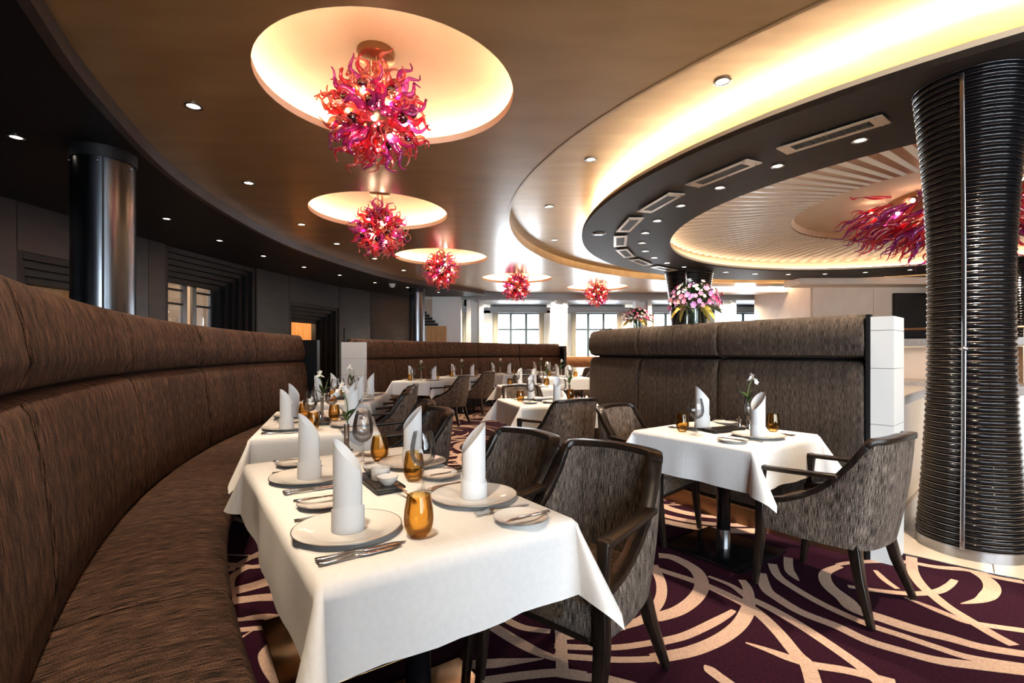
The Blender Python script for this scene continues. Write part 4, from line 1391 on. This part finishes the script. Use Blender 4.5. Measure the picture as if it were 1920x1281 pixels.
setting('T1', -0.42, 0.235, True, 'near banquette seat', True, radians(178))
setting('T1', 0.265, 0.195, True, 'far banquette seat', True, radians(182))
setting('T1', -0.345, -0.225, False, 'near chair', True, radians(20))
setting('T1', 0.27, -0.255, False, 'far chair', True, radians(25))
w_tumbler('T1', *uv_of('T1', -0.262, 1.385), 'at the near corner')
w_tumbler('T1', *uv_of('T1', -0.630, 2.345), 'beside the orchid')
w_tumbler('T1', *uv_of('T1', -0.395, 1.985), 'behind the clear glass')
w_wine('T1', *uv_of('T1', -0.325, 1.800), 'in the middle')
w_wine('T1', *uv_of('T1', -0.690, 2.280), 'left of the amber tumbler')
w_wine('T1', *uv_of('T1', -0.735, 2.440), 'behind, near the orchid')
bud_vase('T1', *uv_of('T1', -0.815, 2.43), 'at the far end', 0.4)
shaker('T1', *uv_of('T1', -0.76, 2.30), 'beside the orchid vase')
tx, ty = tray('T1', *uv_of('T1', -0.515, 1.915), atan2(1.80 - 2.06, -0.437 + 0.60), 'black rectangular tray holding three white dishes on the nearest long table')
bowl = lathe_mesh('dip_bowl', [(0.001, 0), (0.018, 0), (0.022, 0.004), (0.034, 0.018), (0.040, 0.032), (0.038, 0.032), (0.031, 0.018), (0.001, 0.007)], 'porcelain')
cup = lathe_mesh('dip_cup', [(0.001, 0), (0.033, 0), (0.035, 0.004), (0.036, 0.046), (0.0335, 0.046), (0.032, 0.008), (0.001, 0.007)], 'porcelain')
single('dip_bowl', bowl, 'shallow white dish at the near end of the black tray', 'bowl', (-0.462, 1.835, TOPZ + 0.0235))
single('dip_cup', cup, 'upright white cup in the middle of the black tray', 'bowl', (-0.510, 1.912, TOPZ + 0.0235))
single('dip_bowl', bowl, 'shallow white dish at the far end of the black tray', 'bowl', (-0.560, 1.988, TOPZ + 0.0235))
o = single('relish_fork', cached('fork', fork_mesh), 'small fork leaning on the near edge of the black tray', 'cutlery', (-0.375, 1.735, TOPZ + 0.018), radians(38))
o.rotation_euler = (radians(10), 0, radians(38)); o.scale = (0.75, 0.75, 0.75)

for key in ('T2', 'T3'):
    setting(key, -0.40, 0.20, True, 'near banquette seat', True, radians(175))
    setting(key, 0.26, 0.20, True, 'far banquette seat', True, radians(182))
    setting(key, -0.38, -0.22, False, 'near chair', True, radians(10))
    setting(key, 0.27, -0.22, False, 'far chair', True, radians(15))
    w_tumbler(key, -0.50, 0.03, 'at the near edge')
    w_tumbler(key, -0.05, -0.10, 'in the middle right')
    w_tumbler(key, 0.16, 0.12, 'in the middle left')
    w_wine(key, -0.28, 0.06, 'near the front')
    w_wine(key, -0.02, 0.06, 'in the middle')
    w_wine(key, 0.10, -0.08, 'on the chair side')
    w_wine(key, 0.40, 0.03, 'at the far end')
    bud_vase(key, 0.18, -0.01, 'in the middle', 1.0)
    shaker(key, 0.05, 0.00, 'beside the orchid vase')
    tray(key, -0.17, -0.02, TAB[key][2], 'black rectangular tray in the middle of the ' + TAB[key][3])

setting('TR', 0.06, 0.19, True, 'far chair', True, radians(170), ns=1.08)
setting('TR', 0.0, -0.225, False, 'near chair', True, radians(20), ns=1.02)
w_tumbler('TR', *uv_of('TR', 1.105, 3.20), 'at the left corner')
w_tumbler('TR', *uv_of('TR', 1.695, 3.205), 'behind the right napkin')
w_wine('TR', *uv_of('TR', 1.148, 3.075), 'beside the left tumbler')
w_wine('TR', *uv_of('TR', 1.545, 3.185), 'left of the right napkin')
bud_vase('TR', *uv_of('TR', 1.63, 3.40), 'by the mills', 3.0)
shaker('TR', *uv_of('TR', 1.548, 3.36), 'left one by the vase')
shaker('TR', *uv_of('TR', 1.585, 3.30), 'right one by the vase')
tray('TR', *uv_of('TR', 1.385, 3.215), radians(25), 'black rectangular tray in the middle of the square table by the partition')

for key, sA, sB in (('M1', 'far chair', 'near chair'), ('M2', 'far chair', 'near side')):
    setting(key, -0.08, 0.22, True, sA, True, radians(60))
    setting(key, 0.05, -0.20, False, sB, True, radians(80))
    w_tumbler(key, -0.27, 0.02, 'on the left')
    w_tumbler(key, 0.30, 0.03, 'on the right')
    w_wine(key, -0.17, -0.02, 'on the left')
    w_wine(key, 0.22, 0.06, 'on the right')
    bud_vase(key, 0.33, 0.12, 'on the right', 1.5)
    tray(key, 0.02, 0.02, TAB[key][2], 'black tray in the middle of the ' + TAB[key][3])
for key in ('T4', 'T5', 'T6', 'T7', 'M3'):
    setting(key, -0.05, 0.22, True, 'banquette seat' if key[0] == 'T' else 'far seat', False, radians(150))
    setting(key, 0.02, -0.22, False, 'chair' if key[0] == 'T' else 'near seat', False, radians(20))
    w_tumbler(key, -0.25, 0.12, 'on the left')
    w_tumbler(key, 0.22, -0.18, 'on the right')
    w_wine(key, 0.16, -0.10, 'on the right')
    w_wine(key, -0.18, 0.10, 'on the left')
    bud_vase(key, -0.02, 0.02, 'in the middle', 2.0)

# ------------------------------------------------------------------ glass chandeliers
def tendril(seed, L=0.24, r=0.030, mat='glass_red', n=9, steps=11):
    rn = random.Random(seed)
    g = G()
    path, rad = [], []
    ph, amp, tw = rn.uniform(0, 6.28), rn.uniform(0.028, 0.050), rn.uniform(1.0, 1.7)
    for i in range(steps + 1):
        t = i / steps
        k = max(0.0, (t - 0.30) / 0.70)
        a = ph + tw * 2 * pi * k
        path.append((amp * k * cos(a) - 0.3 * amp * k * cos(ph), amp * k * sin(a) - 0.3 * amp * k * sin(ph), L * (t - 0.10 * k * k)))
        rad.append(max(0.0035, r * (0.45 + 0.55 * sin(pi * min(1, t / 0.42) * 0.62)) if t < 0.26 else r * (1 - k) ** 1.25 * 0.98 + 0.0042))
    g.tube(path, rad, n, True)
    return g.mesh('glass_tendril', mat, True, 80)


TEND = {}
MIXES = ['glass_red', 'glass_amberpink', 'glass_red', 'glass_purple', 'glass_amberpink', 'glass_red', 'glass_purple', 'glass_amberpink']
for i in range(8):
    TEND[i] = tendril(100 + i, 0.278 + 0.014 * (i % 4), 0.031, MIXES[i], 9, 15)
GLOBE = (lambda: (lambda g: (g.ball((0, 0, 0), 0.036, 14, 9), g.mesh('dark_globe', 'glass_dark'))[1])(G()))()
BULB_SOFT = (lambda: (lambda g: (g.ball((0, 0, 0), 0.017, 10, 6), g.mesh('bulb', 'bulb_soft'))[1])(G()))()
BULB = (lambda: (lambda g: (g.ball((0, 0, 0), 0.017, 10, 6), g.mesh('bulb', 'bulb_glow'))[1])(G()))()


def fib(n, k):
    z = 1 - 2 * (k + 0.5) / n
    a = k * 2.399963
    q = math.sqrt(max(0, 1 - z * z))
    return Vector((q * cos(a), q * sin(a), z))


def chandelier(x, y, z, ztop, label, near=True, seed=0):
    rn = random.Random(seed)
    t = thing('glass_chandelier', label, 'chandelier', (x, y, z), rn.uniform(0, 6), 'coiled glass chandeliers')
    part('canopy', cached('canopy', lambda: lathe_mesh('canopy', [(0.001, 0.0), (0.128, 0.0), (0.13, -0.006), (0.13, -0.05), (0.124, -0.055), (0.001, -0.055)][::-1], 'bronze', 36)), t, (0, 0, ztop - z))
    g = G()
    for k in range(4):
        a = k * pi / 2
        g = G(); g.tube([(0.04 * cos(a), 0.04 * sin(a), 0.1), (0.04 * cos(a), 0.04 * sin(a), ztop - z - 0.05)], 0.005, 6)
        part('hanging_rod', g.mesh('hanging_rod', 'bronze'), t)
    g = G(); g.ball((0, 0, 0), 0.13, 16, 10)
    part('core', cached('core', lambda: g.mesh('core', 'bronze')), t)
    n = 118
    for k in range(n):
        d = fib(n, k)
        d = (d + Vector((rn.uniform(-.12, .12), rn.uniform(-.12, .12), rn.uniform(-.12, .12)))).normalized()
        q = d.to_track_quat('Z', 'Y')
        e = (q.to_matrix() @ Matrix.Rotation(rn.uniform(0, 6.28), 3, 'Z')).to_euler()
        s = rn.uniform(0.85, 1.12)
        part('glass_tendril', TEND[rn.randrange(8)], t, tuple(d * 0.115), tuple(e), (s, s, s))
    for k in range(26):
        d = fib(26, k)
        rr = rn.uniform(0.225, 0.26)
        part('dark_globe', GLOBE, t, tuple(d * rr))
    for k in range(18):
        d = fib(18, k)
        part('bulb', BULB, t, tuple((d + Vector((0.1, 0.05, 0))).normalized() * 0.215))


NAMES = ['largest and nearest', 'second nearest', 'third nearest', 'fourth nearest', 'farthest']
for i, (x, y, r) in enumerate(RECESS):
    dx = (-0.10, 0.0, 0.0, 0.0, 0.0)[i]
    chandelier(x + dx, y, (2.93, 2.86, 2.85, 2.88, 2.90)[i], GZ + 0.29, '%s red and purple coiled glass chandelier, under its own round lit recess' % NAMES[i], i < 3, i)

# great chandelier under the round ceiling: a flat mound of long tendrils
t = thing('glass_chandelier', 'great wide red and purple glass chandelier under the ribbed round ceiling, behind the ribbed column', 'chandelier', (*RC, 3.395), 0)
BIG = [tendril(300 + i, 0.62, 0.029, ['glass_crimson', 'glass_violet', 'glass_red', 'glass_crimson', 'glass_violet', 'glass_crimson'][i], 7, 12) for i in range(6)]
rb = random.Random(5)
g = G(); g.lathe([(0.001, 0.0), (0.9, 0.0), (0.9, -0.06), (0.5, -0.20), (0.001, -0.30)], 36); part('core', g.mesh('core', 'bronze'), t)
for k in range(300):
    a = rb.uniform(0, 2 * pi)
    rr = 1.05 * math.sqrt(rb.uniform(0.02, 1))
    zz = -0.06 - 0.36 * (1 - (rr / 1.1) ** 2) + rb.uniform(-0.05, 0.10)
    tilt = 0.50 * pi + 0.30 + 0.9 * (1 - rr / 1.05) + rb.uniform(-0.35, 0.35)
    d = Vector((sin(tilt) * cos(a), sin(tilt) * sin(a), cos(tilt)))
    e = (d.to_track_quat('Z', 'Y').to_matrix() @ Matrix.Rotation(rb.uniform(0, 6.28), 3, 'Z')).to_euler()
    s = rb.uniform(0.8, 1.2)
    part('glass_tendril', BIG[k % 6], t, (rr * cos(a), rr * sin(a), zz), tuple(e), (s, s, s))
for k in range(34):
    a = k * 2.39996; rr = 0.95 * math.sqrt((k + 0.5) / 34) + 0.25
    part('bulb', BULB_SOFT, t, (rr * cos(a), rr * sin(a), -0.06 - 0.34 * (1 - min(1, rr / 1.2) ** 2) - 0.04), None, (1.6, 1.6, 1.6))

# ------------------------------------------------------------------ downlights, vents, ceiling fittings
DL_TRIM = lathe_mesh('trim_ring', [(0.044, 0.0), (0.062, -0.002), (0.062, -0.006), (0.058, -0.008), (0.045, -0.006), (0.042, 0.0)], 'steel', 24)
DL_DISC = lathe_mesh('lamp_disc', [(0.001, -0.002), (0.044, -0.002), (0.044, 0.0)][::-1], 'lamp_disc', 20)


def downlight(x, y, z, label, group, watts, cone=75, s=1.0):
    t = thing('downlight', label, 'downlight', (x, y, z), 0, group)
    t.scale = (s, s, 1)
    part('trim_ring', DL_TRIM, t); part('lamp_disc', DL_DISC, t)
    if watts:
        l = bpy.data.lights.new('downlight_beam', 'SPOT')
        l.energy, l.color, l.spot_size, l.spot_blend, l.shadow_soft_size = watts, (1.0, 0.80, 0.58), radians(cone), 0.6, 0.04
        o = bpy.data.objects.new('downlight_beam', l); COL.objects.link(o); o.parent = t; o.location = (0, 0, -0.02)


for i, (x, y) in enumerate([(-2.37, 3.67), (-2.85, 5.34), (-3.02, 7.08), (-2.96, 8.34), (-2.69, 9.67), (-2.43, 11.06)]):
    downlight(x, y, GZ, 'round downlight in the gold ceiling left of the chandeliers, %s from the front' % ORD[i], 'gold ceiling downlights', 185)
for i, (x, y) in enumerate([(1.54, 3.61), (0.81, 5.07), (0.51, 6.71), (0.75, 8.72), (1.42, 10.12)]):
    downlight(x, y, 3.25, 'round downlight in the stepped ceiling outside the dark ring, %s from the front' % ORD[i], 'stepped ceiling downlights', 430)
for i, (x, y) in enumerate([(-3.99, 3.97), (-4.48, 6.4), (-4.54, 7.66), (-4.48, 8.89), (-4.24, 10.06), (-3.88, 11.11), (-3.42, 12.31), (-2.8, 13.23), (-2.13, 14.29)]):
    downlight(x, y, 3.0, 'small downlight in the black soffit over the left wall, %s from the front' % ORD[i], 'black soffit downlights', 60, 80, 0.9)
for i, (x, y) in enumerate(((-1.50, 2.05), (-0.55, 0.75), (0.85, -0.5))):          # the row goes on over the photographer
    downlight(x, y, GZ, 'round downlight in the gold ceiling above the frame, %s nearest the front tables' % ORD[i], 'gold ceiling downlights', 185)
for i, (x, y) in enumerate(((2.62, 2.35), (3.95, 1.5))):
    downlight(x, y, 3.25, 'round downlight in the stepped ceiling above the frame, %s right of the table' % ORD[i], 'stepped ceiling downlights', 430)
for k in range(19):
    a = 218.5 - 8.95 * k if k < 11 else 111.4 - 10.4 * (k - 11)
    x, y = pol(RC, 4.29, a)
    downlight(x, y, 3.0, 'small downlight in the dark ceiling ring, %s from the ribbed column' % ORD[k], 'dark ring downlights', 150, 80, 0.95)


for i, x in enumerate((-0.4, 1.4, 3.2, 5.0, 7.0)):  # extra downlights added to brighten the far window wall, beams spread wide
    downlight(x, 15.78, 2.904, 'added downlight in the grey soffit brightening the far window wall, %s from the left' % ORD[i], 'added window soffit downlights', 900, 165, 0.9)


def vent_parts():
    g = G()
    L, w = 0.74, 0.20
    outer = [(-L / 2, -w / 2 - 0.0), (L / 2, -w / 2), (L / 2, w / 2), (-L / 2, w / 2)]
    for c, d in (((0, -w / 2 + 0.02, 0), (L, 0.04, 0.008)), ((0, w / 2 - 0.02, 0), (L, 0.04, 0.008)), ((-L / 2 + 0.045, 0, 0), (0.09, w - 0.08, 0.008)), ((L / 2 - 0.045, 0, 0), (0.09, w - 0.08, 0.008))):
        g.box(c, d)
    fr = g.mesh('frame', 'vent_frame_metal', False)
    g = G(); g.box((0, 0, 0.006), (L - 0.1, w - 0.06, 0.004)); bk = g.mesh('backing', 'step_black', False)
    g = G()
    for k in range(36):
        g.box((-0.28 + 0.016 * k, 0, 0.001), (0.006, w - 0.08, 0.006))
    sl = g.mesh('grille_slats', 'vent_mesh_metal', False)
    g = G(); g.lathe([(0.001, -0.03), (0.009, -0.03), (0.009, -0.004), (0.012, -0.004), (0.012, 0.0)], 12); pg = g.mesh('bolt', 'chrome')
    return fr, bk, sl, pg


VP = vent_parts()
for k in range(8):
    a = 217.2 - 12.2 * k
    x, y = pol(RC, 4.62, a)
    t = thing('air_vent', 'long framed air vent in the dark ceiling ring, %s from the ribbed column' % ORD[k], 'vent', (x, y, 2.978), radians(a + 90), 'ceiling ring vents')
    part('frame', VP[0], t); part('backing', VP[1], t); part('grille_slats', VP[2], t, kind='stuff')
    for px in (-0.325, 0.0, 0.325):
        for py in (-0.08, 0.08):
            part('bolt', VP[3], t, (px, py, 0.02))
single('loudspeaker', lathe_mesh('loudspeaker', [(0.001, -0.012), (0.085, -0.010), (0.10, 0.0)], 'dark_steel', 28), 'round flat loudspeaker disc in the dark ring by its outer edge', 'loudspeaker', (*pol(RC, 4.96, 174.1), 2.999))
t = thing('smoke_detector', 'white dome smoke detector under the black soffit on the left', 'detector', (-3.05, 12.55, 3.0))
part('dome', lathe_mesh('dome', [(0.001, -0.10), (0.05, -0.085), (0.07, -0.045), (0.07, -0.03)], 'white_paint', 20), t); part('base', lathe_mesh('base', [(0.085, -0.03), (0.085, 0.0)], 'white_paint', 20), t)

# ------------------------------------------------------------------ columns
def col_r(z):
    return interp(z, [0.06, 0.25, 0.45, 0.85, 1.25, 1.6, 1.9, 2.3, 2.6, 2.85, 3.0], [0.262, 0.248, 0.234, 0.213, 0.204, 0.202, 0.203, 0.221, 0.244, 0.267, 0.282])


def ribbed_column(deg, label, n, seg, bar=True):
    x, y = pol(RC, 4.76, deg)
    t = thing('ribbed_column', label, 'column', (x, y, 0))
    pitch = 2.93 / n
    tr = pitch * 0.46
    g = G()
    prof = [(0.27, 0.0), (0.275, 0.0), (0.275, 0.062), (0.25, 0.064)]
    part('base_ring', lathe_mesh('base_ring', prof, 'steel', 48), t)
    prof = []
    for k in range(n + 1):
        z = 0.065 + pitch * k
        r = col_r(z) - tr * 0.0
        prof += [(r - tr * 0.9, z - pitch * 0.06), (r + tr * 0.70, z - pitch * 0.035), (r + tr * 0.74, z), (r + tr * 0.70, z + pitch * 0.035), (r - tr * 0.9, z + pitch * 0.06)]
    part('steel_core', lathe_mesh('steel_core', prof, 'steel', seg), t)
    for k in range(n):
        z = 0.065 + pitch * (k + 0.5)
        r = col_r(z)
        g = G()
        m = 8
        rows = [[((r - 0.004 + tr * 1.15 * cos(b)) * cos(a), (r - 0.004 + tr * 1.15 * cos(b)) * sin(a), z + tr * sin(b)) for a in [2 * pi * i / seg for i in range(seg)]]
                for b in [-pi / 2 + pi * j / (m - 2) for j in range(m - 1)]]
        g.grid(rows, None, True)
        part('rib', g.mesh('rib', 'black_gloss', True, 60), t)
    if bar:
        a = atan2(-y, -x) + radians(-7)
        def q(z, o=0.022): r = col_r(z) + o; return (r * cos(a), r * sin(a), z)
        zs = [0.06] + [0.2 * k for k in range(1, 15)] + [2.97]
        sd = (-sin(a), cos(a), 0)
        g = G(); g.bar([q(z) for z in zs], sd, 0.022, 0.018); part('steel_bar', bevel(g.mesh('steel_bar', 'steel'), 0.003), t)
        g = G(); g.ball(q(1.29, 0.03), 0.026, 14, 8, 0, 0.6); part('knuckle', g.mesh('knuckle', 'steel'), t)
    return t


ribbed_column(227.3, 'big black ribbed hourglass column with steel bar on the right', 74, 56)
ribbed_column(119.0, 'black ribbed column behind the large flower bouquet', 60, 36, True).scale = (1.7, 1.7, 1)
ribbed_column(38.0, 'distant black ribbed column at the right edge behind the big column', 60, 28, False)


def round_column(x, y, r, label):
    t = thing('steel_column', label, 'column', (x, y, 0))
    part('cover', lathe_mesh('cover', [(r, 0), (r, 2.94)], 'dark_steel', 48), t)
    part('collar', lathe_mesh('collar', [(r + 0.004, 2.90), (r + 0.012, 2.90), (r + 0.012, 3.0)], 'step_black', 48), t)
    for a in (-0.9, 2.2):
        g = G(); g.box((r * cos(a), r * sin(a), 1.47), (0.016, 0.016, 2.94), a); part('seam_strip', g.mesh('seam_strip', 'step_black', False), t)
    for k in range(6):
        a = k * pi / 3
        g = G(); g.ball(((r + 0.012) * cos(a), (r + 0.012) * sin(a), 2.86), 0.009, 8, 5); part('bolt', g.mesh('bolt', 'chrome'), t)


round_column(-3.55, 4.29, 0.225, 'round dark polished steel column behind the left banquette')
round_column(-2.62, 13.6, 0.21, 'slim round steel column at the far end of the dark wall')

# ------------------------------------------------------------------ bouquets on the partition ledge
def bouquet(x, y, z, label, s=1.0, seed=0, mats=('petal_lilac', 'petal_pink', 'petal_lilac', 'petal_white', 'petal_blush', 'petal_magenta'), n=130, wide=(1, 1, 1)):
    rn = random.Random(seed)
    t = thing('flower_bouquet', label, 'bouquet', (x, y, z))
    t.scale = wide
    g = G(); g.lathe([(0.001, 0.006), (0.082, 0.006), (0.085, 0.0), (0.088, 0.01), (0.088, 0.20), (0.084, 0.20), (0.083, 0.012)], 28)
    part('glass_vase', g.mesh('glass_vase', 'water_glass'), t, None, None, (s, s, s))
    g = G()
    for k in range(26):
        a = rn.uniform(0, 6.28); r1 = rn.uniform(0.0, 0.06); r2 = rn.uniform(0.05, 0.26)
        b = a + rn.uniform(-0.4, 0.4)
        g.tube([(r1 * cos(a), r1 * sin(a), 0.015), (0.05 * cos(b), 0.05 * sin(b), 0.19), (r2 * cos(b), r2 * sin(b), 0.24 + rn.uniform(0.05, 0.2))], 0.0035, 5)
    part('stems', g.mesh('stems', 'leaf_dark'), t, None, None, (s, s, s), kind='stuff')
    fl = [cached(('fl', m, c), lambda m=m, c=c: petal_flower(0.048, m, 6, c)) for m in mats for c in (0.3, 0.75)]
    for k in range(n):
        # dome of blossoms facing outwards
        d = fib(n * 2, k)
        d = Vector((d.x, d.y, d.z * 0.85 + rn.uniform(-0.1, 0.1)))
        p = Vector((d.x * 0.34, d.y * 0.34, 0.215 + max(-0.02, d.z) * 0.30))
        p *= 1 + rn.uniform(-0.10, 0.06)
        e = (Vector((d.x, d.y, d.z + 0.15)).to_track_quat('Z', 'Y').to_matrix() @ Matrix.Rotation(rn.uniform(0, 6), 3, 'Z')).to_euler()
        q = s * rn.uniform(0.55, 0.95)
        f = fl[rn.randrange(len(fl))]
        part('blossom', f, t, tuple(p * s), tuple(e), (q, q, q))
    lg, ld, ly = (cached('bl_g', lambda: leaf_mesh(0.16, 0.035, 'leaf_green', 0.4)), cached('bl_d', lambda: leaf_mesh(0.36, 0.040, 'leaf_dark', 0.62)), cached('bl_y', lambda: leaf_mesh(0.32, 0.045, 'leaf_yellow', 0.85)))
    for k in range(52):
        a = rn.uniform(0, 6.28); el = rn.uniform(0.2, 1.2)
        d = Vector((cos(a) * cos(el), sin(a) * cos(el), sin(el)))
        part('leaf', lg, t, tuple(Vector((d.x * 0.17, d.y * 0.17, 0.20 + 0.16 * d.z)) * s), (rn.uniform(-.5, .5), -el, a), (s, s, s))
    for k in range(9):
        a = k * 0.70 + rn.uniform(-0.2, 0.2)
        part('leaf', (ld, ly)[k % 2], t, (0.07 * s * cos(a), 0.07 * s * sin(a), 0.20 * s), (rn.uniform(-.4, .4), -0.05, a), (s, s, s))
    gb = cached('bl_grass', lambda: leaf_mesh(0.26, 0.006, 'leaf_dark', 1.3))
    for k in range(14):
        a = rn.uniform(0, 6.28)
        part('leaf', gb, t, (0.08 * s * cos(a), 0.08 * s * sin(a), 0.21 * s), (0, 0.1, a), (s, s, s))


bouquet(1.565, 4.24, 1.489, 'large lilac, pink and white bouquet in a glass vase on the partition ledge', 0.70, 1, wide=(0.90, 0.90, 1.12))
bouquet(2.56, 10.1, 1.731, 'small far pink and white bouquet beside the white pillar and window', 0.92, 2, ('petal_blush', 'petal_pink', 'petal_white', 'petal_blush', 'petal_magenta'))

# ------------------------------------------------------------------ buffet island and screen on the right
t = thing('buffet_counter', 'pale buffet counter with stone slab behind the big ribbed column', 'counter')
def arcpart(name, prof, mat, a0, a1, n=40):
    g = G(); g.lathe(prof, n, (*RC, 0), 0, 1.0, radians(a0), radians(a1)); return part(name, g.mesh(name, mat, True, 30), t)
for k in range(9):
    a0 = 190 + 12 * k
    arcpart('front_panel', [(3.02, 0.12), (3.02, 0.90)], 'white_gloss', a0 + 0.4, a0 + 11.0, 6)
    arcpart('post', [(3.04, 0.0), (3.04, 0.90)], 'stone_counter', a0 - 0.9, a0 + 0.5, 2)
arcpart('plinth', [(2.96, 0.0), (2.96, 0.14)], 'tile_cream', 190, 298)
arcpart('counter_slab', [(2.5, 0.90), (3.08, 0.90), (3.09, 0.91), (3.09, 0.975), (3.08, 0.985), (2.3, 0.985)], 'stone_counter', 190, 298)
arcpart('niche_back', [(2.45, 0.98), (2.45, 1.32)], 'beige_wall', 190, 298)
arcpart('upper_shelf', [(2.40, 1.325), (2.85, 1.325), (2.86, 1.335), (2.86, 1.40), (2.40, 1.41)], 'stone_counter', 190, 298)
arcpart('niche_light', [(2.80, 1.318), (2.78, 1.318)], 'led_strip_dome', 190, 298)
g = G()
g.tube([(*pol(RC, 2.75, 190 + 2 * k), 1.50) for k in range(55)], 0.012, 6, False)
part('gallery_rail', g.mesh('gallery_rail', 'bronze'), t)
for k in range(19):
    g = G(); g.tube([(*pol(RC, 2.75, 192 + 5.8 * k), 1.41), (*pol(RC, 2.75, 192 + 5.8 * k), 1.50)], 0.009, 6); part('rail_post', g.mesh('rail_post', 'chrome'), t)
# radial return of the counter beside the partition end, tiled at the foot
A = (2.62, 3.36); B = (3.75, 4.42)
L = hypot(B[0] - A[0], B[1] - A[1]); rz = atan2(B[1] - A[1], B[0] - A[0])
t = thing('serving_side_counter', 'glossy low counter, warm light in its beige, running back beside the white end post', 'counter', (*lerp2(A, B, 0.5), 0), rz)
g = G(); g.box((0, 0.06, 0.52), (L, 0.10, 0.74)); part('front_panel', g.mesh('front_panel', 'beige_warm_lit', False), t)
for k in range(6):
    g = G(); g.box((-L / 2 + (k + 0.5) * L / 6, 0.05, 0.075), (L / 6 - 0.004, 0.12, 0.146)); part('plinth_tile', g.mesh('plinth_tile', 'tile_cream', False), t)
g = G(); g.box((0, 0.2, 0.925), (L, 0.42, 0.07)); part('slab', bevel(g.mesh('slab', 'stone_counter', False), 0.006), t)
t = thing('marble_panel', 'pale marble screen panel at the right edge behind the column', 'panel', (4.98, 4.72, 0), radians(40))
g = G(); g.box((0, 0, 1.22), (0.9, 0.06, 0.52)); part('marble_slab', g.mesh('marble_slab', 'marble', False), t)
g = G(); g.box((0, 0, 0.48), (0.9, 0.07, 0.95)); part('base', g.mesh('base', 'white_gloss', False), t)
t = thing('television', 'black flat television on the beige wall beside the column', 'television', (10.3, 12.08, 2.15))
g = G(); g.box((0, 0, 0), (1.9, 0.08, 1.12)); part('casing', bevel(g.mesh('casing', 'soffit_black', False), 0.01), t)
g = G(); g.box((0, -0.042, 0), (1.8, 0.006, 1.02)); part('screen', g.mesh('screen', 'screen_black', False), t)
t = thing('wall_bench', 'far beige bench back under the right window', 'bench', (2.3, 15.6, 0))
g = G(); g.box((0, 0.3, 0.95), (1.5, 0.1, 0.35)); part('backrest', bevel(g.mesh('backrest', 'rib_copper', False), 0.02), t)
g = G(); g.box((0, 0.05, 0.42), (1.5, 0.5, 0.12)); part('seat', bevel(g.mesh('seat', 'chair_wood', False), 0.02), t)
for sx in (-1, 1):
    g = G(); g.box((sx * 0.6, 0.05, 0.18), (0.06, 0.4, 0.36)); part('leg', g.mesh('leg', 'chair_wood', False), t)
